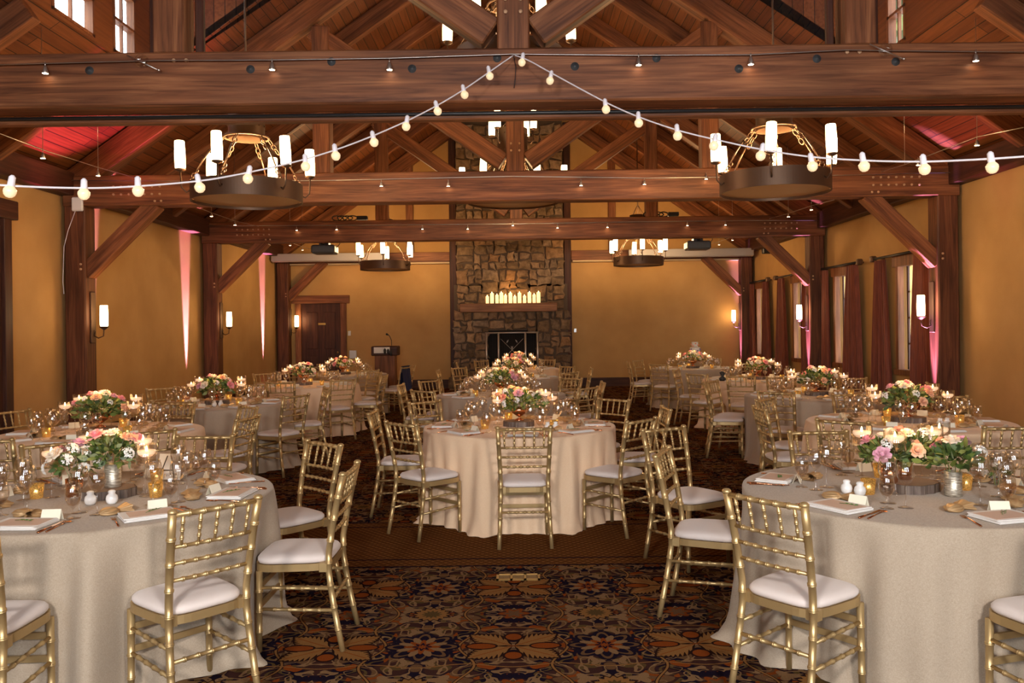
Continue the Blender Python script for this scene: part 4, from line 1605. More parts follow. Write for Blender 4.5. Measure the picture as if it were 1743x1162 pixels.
# ================================================================ tables
TABLES = {   # x, y, cloth, phrase, chairs [(angle, back-top distance, extra turn)]
    'L1': (-2.22, 4.49, 'linen', 'nearest left table', [(0, 1.28, 3), (44, 1.28, 4), (88, 1.28, 2), (136, 1.34, 0), (180, 1.39, 0), (-141, 1.42, 0), (-90, 1.3, 0), (-45, 1.3, 0)]),
    'R1': (2.05, 4.39, 'linen', 'nearest right table', [(6, 1.28, 10), (-50, 1.25, -2), (-113, 1.24, 2), (180, 1.33, 0), (118, 1.38, 0), (88, 1.3, 0), (48, 1.3, 0), (-148, 1.9, 0)]),
    'C1': (0.0, 7.47, 'peach', 'front centre table', [(1.5, 1.27, 0), (47, 1.27, 0), (91, 1.31, 0), (136, 1.37, 0), (-136, 1.37, 0), (-90, 1.27, 0), (-45, 1.28, 0)]),
    'L2': (-3.69, 7.35, 'peach', 'second left table', [(39, 1.46, 0), (-2, 1.5, 0), (80, 1.39, 0), (126, 1.2, 6), (174, 1.24, 0), (-120, 1.2, 10), (-80, 1.35, 0)]),
    'R2': (3.45, 7.4, 'peach', 'second right table', [(0, 1.55, 0), (-43, 1.46, 0), (-90, 1.31, 0), (-130, 1.32, 0), (179, 1.30, 0), (131, 1.28, 40), (85, 1.35, 0)]),
    'L3': (-3.66, 10.1, 'taupe', 'third left table', [(0, 1.28, 0), (60, 1.27, 0), (112, 1.3, 0), (180, 1.3, 0), (-130, 1.36, 0), (-70, 1.3, 0)]),
    'R3': (3.65, 10.25, 'taupe', 'third right table', [(-36, 1.45, 0), (-100, 1.33, 0), (-123, 1.31, 0), (135, 1.34, 30), (180, 1.36, 0), (80, 1.32, 0)]),
    'L4': (-3.45, 13.4, 'peach', 'fourth left table', [(2, 1.5, 0), (38, 1.39, 0), (85, 1.3, 0), (-135, 1.3, 0), (135, 1.36, 0), (-80, 1.3, 0)]),
    'R4': (3.82, 13.4, 'peach', 'fourth right table', [(-24, 1.55, 0), (-55, 1.4, 6), (-115, 1.3, 0), (110, 1.3, 0), (175, 1.34, 0)]),
    'L5': (-3.45, 16.4, 'taupe', 'farthest left table', [(29, 1.5, 0), (75, 1.3, 0), (115, 1.4, 0), (0, 1.36, 0), (180, 1.3, 0), (-120, 1.3, 0)]),
    'R5': (3.57, 17.1, 'taupe', 'farthest right table', [(-38, 1.45, 0), (-90, 1.32, 0), (-130, 1.3, 0), (35, 1.4, 0), (150, 1.3, 0)]),
    'C2': (-.24, 11.0, 'taupe', 'second centre table', [(-40, 1.4, 0), (-93, 1.32, 0), (-128, 1.3, 0), (50, 1.4, 0), (90, 1.34, 0), (135, 1.4, 0)]),
    'C3': (-.11, 14.7, 'taupe', 'third centre table', [(4, 1.6, 0), (-90, 1.3, 0), (-130, 1.3, 0), (38, 1.5, 0), (90, 1.38, 0), (130, 1.32, 0)]),
    'C4': (0.0, 17.8, 'peach', 'fireplace centre table', [(-140, 1.3, 0), (-85, 1.3, 0), (150, 1.3, 0)]),
}
TR_ = .85
TZ = .76


def dirphrase(a):
    a = ((a + 180) % 360) - 180
    for lo, hi, s in ((-22, 22, 'front'), (22, 67, 'front right'), (67, 112.5, 'right'), (112.5, 158, 'back right'),
                      (-67, -22, 'front left'), (-112.5, -67, 'left'), (-158, -112.5, 'back left')):
        if lo <= a < hi: return s
    return 'back'


def cloth(key, x, y, mat, chairs):
    rg = random.Random(hash(key) % 1000 if False else sum(map(ord, key)) * 7)
    ph = [rg.uniform(0, 2 * pi) for _ in range(6)]
    near = y < 8
    nf = 17 if mat == 'peach' else 14
    nu, nv = (240, 32) if near else (140, 20)
    dents = [(R(a), max(0, 1.0 - max(0, (rb - 1.42)) * 5)) for a, rb, _ in chairs]
    def fn(u, v):
        th = 2 * pi * u
        e = (sin(th), -cos(th))
        if v < .25:
            q = v / .25
            r = TR_ * (q / .8 * .97 if q < .8 else .97 + .0285 * (q - .8) / .2)
            return (e[0] * r, e[1] * r, TZ)
        t = max(0.0, (v - .25) / .75)
        t2 = t ** 1.45
        z = TZ - TZ * t2
        dn = 0
        for a, s in dents:
            d = abs((th - a + pi) % (2 * pi) - pi)
            dn = max(dn, s * math.exp(-(d / .28) ** 4))
        f = ((.5 + .5 * sin(nf * th + ph[0] + .8 * sin(3 * th + ph[1])))) ** 1.5 * .65 + (.5 + .5 * sin((nf * .6 // 1) * th + ph[2] + 1.1 * t)) * .4
        f2 = .5 + .5 * sin((nf * 2 + 3) * th + ph[3] + 2.0 * t + sin(5 * th + ph[4]))
        out = t2 ** (.5 if mat == 'peach' else .6) * (.006 + (.11 if mat == 'peach' else .15) * f) * (1 - .85 * dn) + .024 * f2 * t * (1 - .9 * dn) - (.020 if mat == 'peach' else .042) * min(1, t * 2) ** 1.2 * (.5 + .5 * sin((nf * 2 if mat == 'peach' else 19) * th + ph[4] + 1.4 * sin(4 * th + ph[5]) + .5 * t)) ** 1.6
        r = TR_ + .004 * min(1, t * 20) + out - .01 * dn * t
        if t > .90:
            q = (t - .90) / .10
            r += q * (.035 + .05 * (.5 + .5 * sin((nf * 2.2 // 1) * th + ph[5]))) * (1 - .7 * dn)
            z = max(.004 + .03 * max(0, sin(th * (nf * 3) + ph[1])) * (1 - q), z * (1 - q * .8))
        return (e[0] * r, e[1] * r, z)
    mb = MB().grid(fn, nu, nv, True, closeu=True)
    t = empty('banquet_table', (x, y, 0), 0, None, 'table')
    o = mb.build('tablecloth', M[mat], t)
    MB().lathe([(0, TZ - .03), (TR_ - .012, TZ - .03), (TR_ - .012, TZ - .006), (0, TZ - .006)], 40).build('tabletop', M['mantel'], t)
    return t


CLN = {'linen': 'grey-beige linen', 'taupe': 'taupe linen', 'peach': 'peach-lit champagne cloth'}
# ---- small things
def glass_wine(H, br, bh, fr, n=20):
    """stemmed glass: foot, stem, bowl as one blown piece"""
    zb = H - bh
    prof = [(0, 0), (fr, 0), (fr, .002), (.008, .006), (.0038, .014), (.0035, zb - .01), (.008, zb), (br * .6, zb + bh * .12), (br * .95, zb + bh * .35), (br, zb + bh * .5), (br * .9, zb + bh * .8), (br * .76, H),
            (br * .76 - .0015, H), (br * .9 - .0015, zb + bh * .8), (br - .002, zb + bh * .5), (br * .93 - .001, zb + bh * .36), (br * .55, zb + bh * .15), (0, zb + .006)]
    return MB().lathe(prof, n, cap0=False, cap1=False)


GM = {}
for tier, n in (('hi', 22), ('lo', 10)):
    GM['wine', tier] = glass_wine(.215, .041, .105, .036, n).mesh('wine_glass')
    GM['red', tier] = glass_wine(.225, .046, .115, .038, n).mesh('red_wine_glass')
    GM['goblet', tier] = glass_wine(.165, .037, .115, .033, n).mesh('water_goblet')
GM['water'] = MB().lathe([(0, .057), (.02, .066), (.034, .09), (.0345, .118), (0, .118)], 16).mesh('water')


def napkin_mesh():
    mb = MB()
    for k_, (w_, d_, dx, rot) in enumerate(((.25, .185, 0, 0), (.245, .18, .003, .02), (.24, .178, -.004, -.03))):
        mb.box(dx, .002 * k_, .004 + .0055 * k_, w_, d_, .0052, m=Matrix.Rotation(rot, 4, 'Z'), bev=.002)
    return mb.mesh('folded_napkin')


def card_mesh():
    mb = MB()
    t = .0009
    # tent card
    a, h, w_ = .022, .052, .088
    mb.add([(-w_ / 2, -a, 0), (w_ / 2, -a, 0), (w_ / 2, 0, h), (-w_ / 2, 0, h), (w_ / 2, a, 0), (-w_ / 2, a, 0),
            (-w_ / 2, -a + t * 2, 0), (w_ / 2, -a + t * 2, 0), (w_ / 2, 0, h - t * 3), (-w_ / 2, 0, h - t * 3), (w_ / 2, a - t * 2, 0), (-w_ / 2, a - t * 2, 0)],
           [(0, 1, 2, 3), (3, 2, 4, 5), (7, 6, 9, 8), (8, 9, 11, 10), (1, 7, 8, 2), (6, 0, 3, 9), (2, 8, 10, 4), (9, 3, 5, 11)])
    return mb.mesh('place_card')


def sprig_mesh():
    mb = MB()
    mb.tube([(-.04, 0, .003), (0, .006, .006), (.045, -.004, .004)], .0012, 5)
    for i in range(7):
        x = -.03 + i * .012
        s = 1 if i % 2 else -1
        mb.add([(x, 0, .004), (x + .008, s * .008, .008), (x + .020, s * .014, .006), (x + .012, s * .003, .004)], [(0, 1, 2, 3), (3, 2, 1, 0)])
    return mb.mesh('leaf_sprig')


def fork_mesh():
    mb = MB()
    mb.tube([(0, -.10, .003), (0, -.02, .006), (0, .03, .008), (0, .05, .005)], [.0045, .0028, .0025, .004], 6)
    for x in (-.0085, -.003, .003, .0085): mb.tube([(x * .6, .045, .005), (x, .06, .004), (x, .098, .006)], .0014, 5)
    mb.box(0, .052, .005, .02, .014, .0025, bev=.001)
    return mb.mesh('table_fork')


def knife_mesh():
    mb = MB()
    mb.tube([(0, -.11, .004), (0, 0, .004)], [.0055, .004], 6)
    mb.box(.002, .055, .004, .017, .12, .0022, bev=.001)
    return mb.mesh('table_knife')


def spoon_mesh():
    mb = MB()
    mb.tube([(0, -.10, .003), (0, -.02, .006), (0, .05, .006)], [.0045, .0028, .003], 6)
    mb.grid(lambda u, v: ((.017 * sin(pi * v)) * cos(2 * pi * u), .05 + .048 * v, .007 - .006 * sin(pi * v) * (.5 - .5 * sin(2 * pi * u)) + .003), 10, 6)
    return mb.mesh('soup_spoon')


def favour_mesh():
    # organza pouch: bulging body lying on its side with a gathered, flared neck
    mb = MB()
    def fn(u, v):
        a = 2 * pi * u
        x = -.075 + .15 * v
        if v < .62: r = .034 * math.sqrt(max(0.0001, sin(pi * min(1, v / .72))))
        else: r = .012 + (.030 * (v - .62) / .38)
        r *= 1 + .10 * sin(a * 7 + 2 * v) + (.16 * sin(a * 6) if v > .55 else 0)
        return (x, r * 1.15 * cos(a), max(.001, .016 + r * .62 * sin(a)))
    mb.grid(fn, 42, 16, closeu=True)
    return mb.mesh('favour_pouch')


NAP, CARD, SPRIG, FORK, KNIFE, SPOON, FAV = napkin_mesh(), card_mesh(), sprig_mesh(), fork_mesh(), knife_mesh(), spoon_mesh(), favour_mesh()
MENU = MB().box(0, 0, .0005, .20, .135, .001).mesh('menu_card')


def place(name, me, mat, T, a, r, lat, z, rz, label, cat, group):
    """put a thing on table T at seat angle a, distance r from its middle, lat metres to the sitter's right"""
    e = (sin(a), -cos(a)); rt = (cos(a), sin(a))
    o = link(name, me, mat, None, (T[0] + e[0] * r + rt[0] * lat, T[1] + e[1] * r + rt[1] * lat, TZ + z), a + rz)
    return tag(o, label, cat, group)


def setting(key, T, adeg, tier):
    a = R(adeg)
    ph = dirphrase(adeg) + ' place of the ' + T[3]
    g = ' on the ' + T[3]
    rr = random.Random(int(adeg * 13 + T[1] * 100))
    j = lambda s: rr.uniform(-s, s)
    jr = j(.18)
    place('folded_napkin', NAP, M['white'], T, a, .68, j(.02), .001, jr, 'folded white napkin at the ' + ph, 'napkin', 'folded napkins' + g)
    place('place_card', CARD, M['card'], T, a, .565, .05 + j(.03), .0015 if True else 0, j(.3), 'cream tent place card at the ' + ph, 'place card', 'place cards' + g)
    if tier < 2:
        place('menu_card', MENU, M['blush'], T, a, .68, j(.01), .019, jr + j(.05), 'blush menu card on the napkin at the ' + ph, 'menu card', 'menu cards' + g)
    if tier == 0:
        place('leaf_sprig', SPRIG, M['green'], T, a, .665, j(.03), .0205, j(1.0), 'green leaf sprig on the menu at the ' + ph, 'leaf sprig', 'leaf sprigs' + g)
        place('table_fork', FORK, M['copper'], T, a, .70, -.165, .001, -.12 + j(.15), 'rose gold fork beside the napkin at the ' + ph, 'fork', 'forks' + g)
        place('table_knife', KNIFE, M['copper'], T, a, .70, .155, .001, .1 + j(.08), 'rose gold knife beside the napkin at the ' + ph, 'knife', 'knives' + g)
        place('soup_spoon', SPOON, M['copper'], T, a, .69, .185, .001, .1 + j(.08), 'rose gold spoon beside the knife at the ' + ph, 'spoon', 'spoons' + g)
    if tier < 2:
        place('favour_pouch', FAV, M['organza'], T, a, .50, -.10 + j(.03), .0015, j(.5), 'gathered gold organza favour pouch at the ' + ph, 'favour bag', 'favour pouches' + g)
    q = 'hi' if tier == 0 else 'lo'
    gb = place('water_goblet', GM['goblet', q], M['glass'], T, a, .52, .145 + j(.015), .001, 0, 'short stemmed water goblet at the ' + ph, 'glass', 'water goblets' + g)
    if tier == 0: link('water', GM['water'], M['water'], gb)
    place('wine_glass', GM['wine', q], M['glass'], T, a, .44, .20 + j(.02), .001, 0, 'tall stemmed wine glass at the ' + ph, 'glass', 'wine glasses' + g)
    if tier < 2:
        place('red_wine_glass', GM['red', q], M['glass'], T, a, .40, .09 + j(.02), .001, 0, 'large bowled wine glass at the ' + ph, 'glass', 'large wine glasses' + g)


# ---- flowers
def rose_mesh(r=.035, seed=1):
    rg = random.Random(seed)
    mb = MB()
    def petal_(ang, tilt, rad, hgt, wid):
        def fn(u, v):
            s = (u - .5) * 2
            w_ = wid * (1 - .25 * v * v) * (.55 + .45 * sin(pi * min(1, v * .9 + .1)))
            rr_ = rad * (.35 + .65 * v ** .8) + .10 * rad * (v ** 4) * 2.0
            a_ = ang + s * w_
            z = hgt * (v - .12 * v ** 5) - rad * tilt * v * v - .06 * r * s * s * v
            return (rr_ * cos(a_), rr_ * sin(a_), z)
        mb.grid(fn, 5, 4)
    mb.lathe([(0, 0), (r * .30, r * .1), (r * .34, r * .5), (r * .22, r * .86), (0, r * .95)], 8)
    for k_ in range(3): petal_(k_ * 2.1, 0.0, r * .30, r * 1.0, 1.2)
    for k_ in range(4): petal_(.5 + k_ * 1.57, .1, r * .45, r * .98, .95)
    for k_ in range(5): petal_(.2 + k_ * 1.257, .25, r * .72, r * .92, .80)
    for k_ in range(6): petal_(.9 + k_ * 1.047, .5, r * .98, r * .85, .70)
    return mb.mesh('rose')


def cluster_mesh(seed):
    rg = random.Random(seed)
    mb = MB()
    for k_ in range(16):
        d = Vector((rg.gauss(0, 1), rg.gauss(0, 1), abs(rg.gauss(0, 1)) + .3)).normalized()
        c = d * .03
        t1 = d.orthogonal().normalized(); t2 = d.cross(t1)
        for p in range(5):
            a0 = p * 2 * pi / 5 + rg.random()
            e = t1 * cos(a0) + t2 * sin(a0); f = t1 * cos(a0 + .55) + t2 * sin(a0 + .55); g = t1 * cos(a0 - .55) + t2 * sin(a0 - .55)
            mb.add([c, c + g * .008 + d * .002, c + e * .013 + d * .004, c + f * .008 + d * .002], [(0, 1, 2, 3)])
    return mb.mesh('blossom_cluster')


def foliage_mesh(seed, n, rx, ry, rz_, z0, lsz):
    rg = random.Random(seed)
    mb = MB()
    for k_ in range(n):
        a = rg.uniform(0, 2 * pi); el = rg.uniform(-.25, 1.2)
        d = Vector((cos(a) * cos(el), sin(a) * cos(el), sin(el)))
        q = rg.uniform(.35, .92)
        p = Vector((d.x * rx * q, d.y * ry * q, z0 + d.z * rz_ * q))
        out = (d + Vector((rg.gauss(0, .5), rg.gauss(0, .5), rg.gauss(0, .4)))).normalized()
        sd = out.cross(Vector((rg.gauss(0, 1), rg.gauss(0, 1), rg.gauss(0, 1)))).normalized()
        nn = out.cross(sd)
        L = lsz * rg.uniform(.6, 1.3); W = L * rg.uniform(.18, .30)
        pts = [p, p + out * L * .35 + sd * W, p + out * L * .7 + sd * W * .8 - nn * L * .05, p + out * L - nn * L * .14, p + out * L * .7 - sd * W * .8 - nn * L * .05, p + out * L * .35 - sd * W, p + out * L * .5 + nn * L * .03]
        mb.add(pts, [(0, 1, 6), (1, 2, 6), (2, 3, 6), (3, 4, 6), (4, 5, 6), (5, 0, 6)], True)
    # stems down into the vase
    for k_ in range(7):
        a = k_ * .9
        mb.tube([(0.01 * cos(a), .01 * sin(a), z0 - .09), (rx * .4 * cos(a), ry * .4 * sin(a), z0 + .02)], .002, 4)
    return mb.mesh('foliage')


RM = [rose_mesh(.036, 1), rose_mesh(.030, 2)]
CM = [cluster_mesh(3), cluster_mesh(4)]


def bouquet(key, x, y, z, rx, ry, rz_, nroses, cols, seed, nf, lab, lsz=.055, cl=6):
    rg = random.Random(seed)
    b = empty('bouquet', (x, y, z), 0, lab, 'bouquet', 'flower centrepieces')
    link('foliage', foliage_mesh(seed, nf, rx, ry, rz_, .03, lsz), M['leaves'], b)
    pts = []
    tries = 0
    while len(pts) < nroses + cl and tries < 3000:
        tries += 1
        a = rg.uniform(0, 2 * pi); el = rg.uniform(.05, 1.35)
        d = Vector((cos(a) * cos(el), sin(a) * cos(el), sin(el)))
        p = Vector((d.x * rx * 1.0, d.y * ry * 1.0, .035 + d.z * rz_ * 1.05))
        if all((p - q).length > .062 for q, _ in pts): pts.append((p, d))
    for i, (p, d) in enumerate(pts):
        if i < nroses:
            o = link('rose', RM[i % 2], PET[cols[i % len(cols)]], b, p)
            s = rg.uniform(1.05, 1.45)
        else:
            o = link('blossom_cluster', CM[i % 2], PET['white'], b, p); s = rg.uniform(.8, 1.1)
        o.scale = (s, s, s)
        o.rotation_euler = (d + Vector((0, 0, .35))).to_track_quat('Z', 'Y').to_euler()
    return b


VASE = MB().lathe([(0, 0), (.040, 0), (.042, .004), (.043, .125), (.040, .125), (.039, .01), (0, .01)], 20, cap0=False, cap1=False).mesh('flower_vase')
BOWL = MB().lathe([(0, 0), (.045, 0), (.040, .008), (.010, .022), (.010, .035), (.03, .045), (.075, .075), (.095, .115), (.091, .115), (.07, .08), (0, .052)], 24, cap0=False, cap1=False).mesh('flower_bowl')
CUP = MB().lathe([(0, 0), (.036, 0), (.040, .004), (.044, .095), (.041, .095), (.036, .01), (0, .01)], 18, cap0=False, cap1=False).mesh('flower_cup')


def slice_mesh():
    mb = MB()
    n = 40
    rad = [.138 + .008 * sin(3 * t + 1) + .004 * sin(11 * t) for t in [2 * pi * k_ / n for k_ in range(n)]]
    vs = [(rad[k_] * cos(2 * pi * k_ / n), rad[k_] * sin(2 * pi * k_ / n), 0) for k_ in range(n)] + [(rad[k_] * cos(2 * pi * k_ / n), rad[k_] * sin(2 * pi * k_ / n), .045) for k_ in range(n)]
    mb.add(vs, [(k_, (k_ + 1) % n, n + (k_ + 1) % n, n + k_) for k_ in range(n)] + [tuple(reversed(range(n)))])
    return mb.mesh('bark_edge'), n, rad


SLB, sn, srad = slice_mesh()
SLT = MB().add([(srad[k_] * .97 * cos(2 * pi * k_ / sn), srad[k_] * .97 * sin(2 * pi * k_ / sn), .0455) for k_ in range(sn)], [tuple(range(sn))]).mesh('cut_face')


def holder_meshes(H, n):
    r = .055
    cup = .110
    z = H - cup
    pr = [(0, 0), (.04, 0), (.04, .002), (.008, .008), (.004, .018), (.004, z - .012), (.012, z - .002), (r * .9, z), (r, z + .006), (r, H), (r - .0018, H), (r - .0018, z + .009), (0, z + .006)]
    return MB().lathe(pr, n, cap0=False, cap1=False).mesh('stem_candle_holder')


HM = {}
for H in (.28, .33):
    for tier, n in (('hi', 24), ('lo', 12)): HM[H, tier] = holder_meshes(H, n)
WAXM = MB().lathe([(0, -.016), (.026, -.016), (.043, -.002), (.047, .010), (.044, .018), (.008, .012), (0, .012)], 20).mesh('wax')
WATERM = MB().lathe([(0, 0), (.052, 0), (.052, .045), (0, .045)], 18).mesh('water')
FLM = MB().lathe([(0, .010), (.004, .013), (.0065, .021), (.0045, .033), (.0, .043)], 10).mesh('flame')
SHK = MB().lathe([(0, 0), (.020, 0), (.027, .010), (.030, .026), (.026, .042), (.017, .050), (.0165, .056), (.019, .061), (.017, .067), (.009, .071), (0, .072)], 20).mesh('shaker')
VOT = MB().lathe([(0, 0), (.028, 0), (.031, .004), (.038, .078), (.036, .078), (.030, .008), (0, .008)], 20, cap0=False, cap1=False).mesh('votive_holder')


def float_candle(key, T, dx, dy, H, lab, tier):
    q = 'hi' if tier == 0 else 'lo'
    h = link('stem_candle_holder', HM[H, q], M['glass'], None, (T[0] + dx, T[1] + dy, TZ + .001))
    tag(h, 'glass candle holder ' + lab, 'candle holder', 'stemmed glass candle holders')
    link('water', WATERM, M['water'], h, (0, 0, H - .098))
    c = link('floating_candle', WAXM, M['waxlit'], None, (T[0] + dx, T[1] + dy, TZ + H - .05))
    tag(c, 'blush floating candle ' + lab, 'candle', 'floating candles')
    link('flame', FLM, M['flame'], c)
    return h


def votive(T, dx, dy, lab):
    v = link('votive_holder', VOT, M['mercury'], None, (T[0] + dx, T[1] + dy, TZ + .001))
    tag(v, 'gold mercury glass votive glowing ' + lab, 'votive', 'gold mercury votives')
    t = MB().lathe([(.018, 0), (.018, .014), (0, .014)], 12).mesh('tea_light') if 'TLM' not in globals() else globals()['TLM']
    globals()['TLM'] = t
    c = link('tea_light', t, M['waxlit'], None, (T[0] + dx, T[1] + dy, TZ + .010))
    tag(c, 'tea light inside the gold votive ' + lab, 'candle', 'tea lights in the votives')
    link('flame', FLM, M['flame'], c, (0, 0, .004))


def shakers(T, pts):
    for i, (dx, dy) in enumerate(pts):
        o = link('salt_shaker' if i == 0 else 'pepper_shaker', SHK, M['ceramic'], None, (T[0] + dx, T[1] + dy, TZ + .001))
        tag(o, 'round white %s shaker, %s of the pair on the %s' % ('ceramic', 'left' if i == 0 else 'right', T[3]), 'shaker', 'white shakers')


def centre(key, T, tier):
    x, y = T[0], T[1]
    on = 'on the ' + T[3]
    sd = sum(map(ord, key)) * 3 + 1
    sl = link('wood_slice', SLB, M['bark'], None, (x, y, TZ + .001), sd % 6)
    tag(sl, 'round bark-edged wood slice under the flowers ' + on, 'wood slice', 'wood slices under the centrepieces')
    link('cut_face', SLT, M['slicetop'], sl)
    zs = TZ + .048
    def vase(me, mat, nm, dx, dy, z, lab):
        return tag(link(nm, me, M[mat], None, (x + dx, y + dy, z)), lab, 'vase')
    if key == 'L1':
        vase(VASE, 'birch', 'flower_vase', .02, .02, zs, 'hammered silver vase on the wood slice, nearest left table')
        vase(CUP, 'copper', 'flower_cup', -.18, .0, TZ + .002, 'rose gold cup of flowers left of the slice, nearest left table')
        bouquet(key, x + .02, y + .02, zs + .13, .15, .14, .12, 4, ['pink', 'ivory', 'pink', 'peach'], 5, 330, 'loose leafy bouquet with a pink rose in the silver vase, nearest left table', .05, 3)
        bouquet(key, x - .17, y - .01, zs + .075, .13, .11, .11, 4, ['mauve', 'ivory', 'ivory', 'pink'], 8, 90, 'pale mauve and white blossoms left of the silver vase, nearest left table', .045, 11)
        fc = [(-.29, -.02, .28), (-.22, .22, .33), (.17, .05, .33), (.22, -.02, .28)]
        vt = [(-.36, -.04), (.28, -.05), (.10, .38)]
        sh = [(.02, -.22), (.12, -.20)]
        # table number: two white cards on a small dark easel
        e = empty('table_number', (x + .16, y + .42, TZ + .001), R(-12), 'white table number card on a small dark easel, nearest left table', 'table number', 'table number stands')
        MB().box(0, 0, .085, .15, .004, .15, m=Matrix.Rotation(R(-12), 4, 'X')).build('card', M['white'], e)
        ez = MB()
        for s in (-1, 1): ez.tube([(s * .055, -.04, .004), (s * .012, -.002, .15)], .003, 5)
        ez.tube([(-.03, -.03, .07), (.035, -.03, .07)], .003, 5)
        ez.build('easel', M['black'], e)
    elif key == 'R1':
        vase(VASE, 'birch', 'flower_vase', .14, -.17, TZ + .002, 'hammered silver vase beside the wood slice, nearest right table')
        vase(CUP, 'copper', 'flower_cup', -.12, -.03, zs, 'rose gold cup left on the wood slice, nearest right table')
        vase(CUP, 'copper', 'flower_cup', -.01, .05, zs, 'rose gold cup in the middle of the slice, nearest right table')
        bouquet(key, x - .12, y - .02, zs + .10, .16, .13, .09, 4, ['pink', 'mauve', 'peach', 'ivory'], 12, 260, 'leafy bouquet with a hot pink rose, left on the nearest right table', .052, 3)
        bouquet(key, x + .02, y + .06, zs + .11, .17, .14, .10, 5, ['coral', 'ivory', 'pink', 'peach', 'mauve'], 13, 260, 'leafy bouquet with a blush rose in the middle of the nearest right table', .052, 4)
        bouquet(key, x + .15, y - .16, TZ + .14, .14, .12, .10, 4, ['mauve', 'ivory', 'pink', 'peach'], 14, 200, 'pink and cream roses in the silver vase, nearest right table', .052, 2)
        fc = [(-.20, .12, .33), (-.12, -.10, .33), (.17, .10, .33), (.27, .22, .33)]
        vt = [(-.26, -.10), (.28, -.02), (.0, .36)]
        sh = [(-.36, -.07), (-.315, -.13)]
        tag(bouquet(key, x + .52, y + .10, TZ + .03, .06, .05, .04, 0, ['white'], 19, 26, 'loose spray of greenery and white blossoms lying right on the nearest right table', .05, 5), None, 'flower spray', 'loose flower sprays')
    else:
        cols = [['ivory', 'coral', 'peach', 'pink', 'ivory'], ['pink', 'peach', 'ivory', 'mauve'], ['ivory', 'coral', 'ivory', 'pink']][sd % 3]
        if key == 'C1': cols = ['peach', 'mauve', 'coral', 'peach', 'ivory', 'mauve', 'peach']
        if key in ('C4', 'C2'): cols = ['mauve', 'pink', 'ivory', 'peach']
        vase(BOWL, 'copper', 'flower_bowl', 0, 0, zs, 'rose gold pedestal bowl of flowers ' + on)
        lo = tier >= 2
        bouquet(key, x, y, zs + .10, .23 if not lo else .2, .18, .15, 9, cols, sd, 300 if tier < 2 else 110,
                {'C1': 'domed bouquet of peach and mauve roses', 'L2': 'full bouquet of coral and ivory roses with greenery', 'R2': 'full bouquet of white blossoms and coral roses'}.get(key, 'rounded bouquet of roses and greenery') + ' ' + on, .055, 7)
        fc = [(-.30, -.02, .28), (-.26, .14, .33), (.27, .10, .33), (.32, -.06, .28)]
        if key == 'C1': fc = [(-.19, -.10, .28), (-.20, .08, .33), (.24, .02, .33), (.30, .12, .28)]
        vt = [(-.32, -.28), (.34, -.22), (0, .42)] if key != 'C1' else [(-.30, -.22), (.30, -.30), (-.1, .4)]
        sh = [(.10, -.36), (.17, -.34)] if key != 'C1' else [(.24, -.35), (.31, -.33)]
    wh = ['left front', 'left rear', 'right front', 'right rear']
    order = ['outer left', 'inner left', 'inner right', 'outer right']
    for i, (dx, dy, H) in enumerate(fc):
        float_candle(key, T, dx, dy, H, order[i] + ' of four ' + on, tier)
    for i, (dx, dy) in enumerate(vt):
        votive(T, dx, dy, ['left of the flowers', 'right of the flowers', 'behind the flowers'][i] + ' ' + on)
    if tier < 2: shakers(T, sh)
    point('candle_glow', (x, y, TZ + .42), 12 if y > 6 else 7.0, CANDLE, .18)


SEATANG = {'L1': [-5, 42, 88, 130, 175, -140, -95, -48], 'R1': [8, -51, -118, 178, 125, 88, 50], 'C1': [2, 45, 90, 135, 180, -135, -90, -45]}
for key, T in TABLES.items():
    x, y, mat, phr, chairs = T
    tier = 0 if key in ('L1', 'R1', 'C1') else (1 if y < 12 else 2)
    t = cloth(key, x, y, mat, chairs)
    t['label'] = 'round banquet table draped to the floor in %s, %s' % (CLN[mat], phr)
    t['group'] = 'round banquet tables'
    seats = SEATANG.get(key, [0, 45, 90, 135, 180, -135, -90, -45])
    for a in seats: setting(key, T, a, tier)
    centre(key, T, tier)
    for i, (a, rb, ex) in enumerate(chairs):
        rc = max(rb - .26, 1.045)
        ar = R(a)
        ph = dirphrase(a)
        lab = 'gold ivory-seated chair at the %s of the %s' % (ph, phr)
        same = [dirphrase(b[0]) for b in chairs].count(ph)
        if same > 1:
            nth = sum(1 for b in chairs[:i] if dirphrase(b[0]) == ph)
            lab += ', ' + ('nearer of two' if nth == 0 else 'farther of two')
        put_chair(x + rc * sin(ar), y - rc * cos(ar), ar + R(ex), lab)

# navy jacket over a far chair's back
T = TABLES['L5']
ar = R(75); rc = 1.30 + .02
jx, jy = T[0] + rc * sin(ar), T[1] - rc * cos(ar)
def jf(u, v):
    s = u * 2 - 1
    side = (v - .5) * 2
    z = .93 - abs(side) * .5 * (1 - .12 * abs(s))
    return (s * (.21 + .01 * sin(6 * side)), side * .035 + (.012 * sin(s * 9)) * abs(side) + .01 * side, z)
jk = MB().grid(jf, 24, 16)
tag(jk.build('navy_jacket', M['navy'], loc=(jx, jy, .0), rz=ar), 'dark navy jacket draped over a chair back near the lectern', 'jacket')

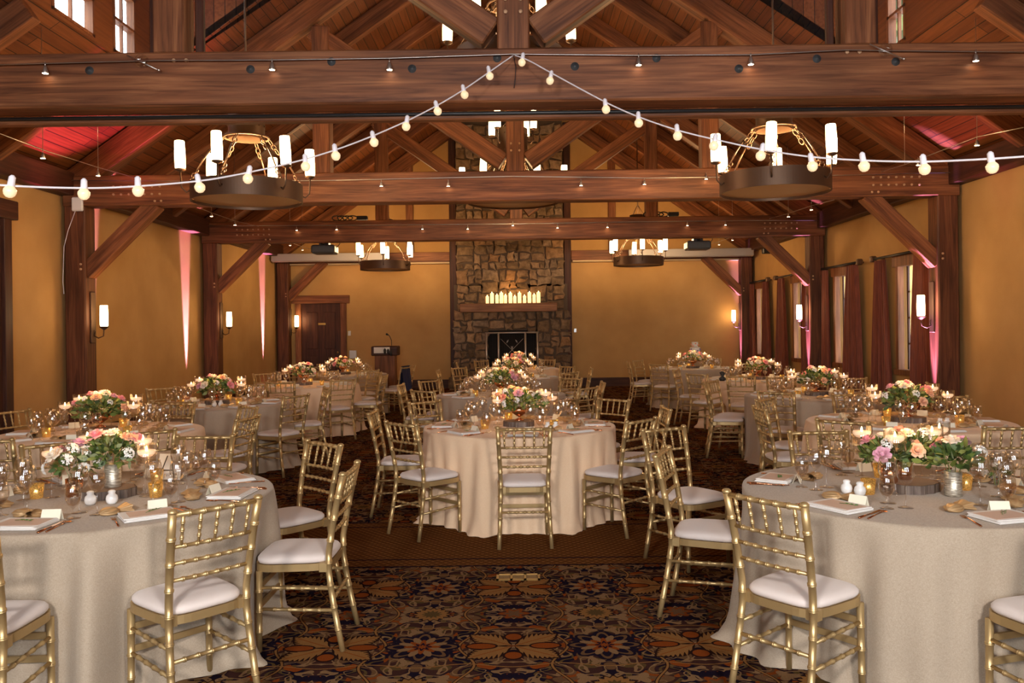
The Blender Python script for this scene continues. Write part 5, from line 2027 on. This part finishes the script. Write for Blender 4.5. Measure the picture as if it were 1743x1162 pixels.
# wedding cake on its own small table beyond the farthest right table
ck = P2X(1183, 606, 20.3)
e = empty('cake_table', (ck[0], 20.3, 0), 0, 'small round table carrying the cake near the far wall', 'table')
def cf(u, v):
    th = 2 * pi * u
    if v < .25: return (.42 * v / .25 * cos(th), .42 * v / .25 * sin(th), TZ)
    t = (v - .25) / .75
    r = .42 + .05 * t * (.5 + .5 * sin(14 * th)) + .01
    return (r * cos(th), r * sin(th), TZ * (1 - t) + .002)
MB().grid(cf, 90, 10, closeu=True).build('tablecloth', M['taupe'], e)
st = tag(MB().lathe([(0, 0), (.13, 0), (.12, .02), (.04, .05), (.04, .075), (.20, .09), (.21, .10), (0, .10)], 28).build('cake_stand', M['copper'], loc=(ck[0], 20.3, TZ + .002)), 'rose gold cake stand under the tiered cake', 'cake stand')
c = empty('tiered_cake', (ck[0], 20.3, TZ + .103), 0, 'tiered cake with coloured flower decoration on a stand by the far wall', 'cake')
for i, (r, z) in enumerate(((.17, 0), (.125, .12), (.08, .25))):
    MB().lathe([(0, z), (r, z), (r, z + .115), (r - .008, z + .122), (0, z + .122)], 28).build('cake_tier', M['ceramic'], c)
    fm = MB()
    nn = 12 - 2 * i
    for k_ in range(nn):
        a = 2 * pi * k_ / nn
        fm.lathe([(0, -.018), (.018, -.008), (.022, .006), (0, .018)], 8, ((r + .004) * cos(a), (r + .004) * sin(a), z + .05 + .03 * sin(k_ * 2.3)))
    fm.build('icing_flowers', [PET['mauve'], simple('violet_icing', (.15, .1, .35), .6), PET['coral']][i], c)
tag(MB().lathe([(0, 0), (.05, 0), (.06, .04), (.02, .07), (.055, .13), (.0, .15)], 10).build('dark_flower_cup', M['black'], loc=(TABLES['R4'][0] - .62, TABLES['R4'][1] - .30, TZ + .002)), 'small black object standing on the left edge of the fourth right table', 'ornament')

# a leafy tree outside, seen through the right dormer window
tr = empty('garden_tree', (10.2, 21.0, 0), 0, 'green leafy tree outside, seen through the upper right dormer window', 'tree')
link('crown', foliage_mesh(77, 900, 3.2, 3.2, 3.6, 7.5, .55), M['leaves'], tr)
MB().tube([(0, 0, 0), (.1, 0, 3), (0, .1, 7.5)], [.28, .22, .12], 10).build('trunk', M['bark'], tr)
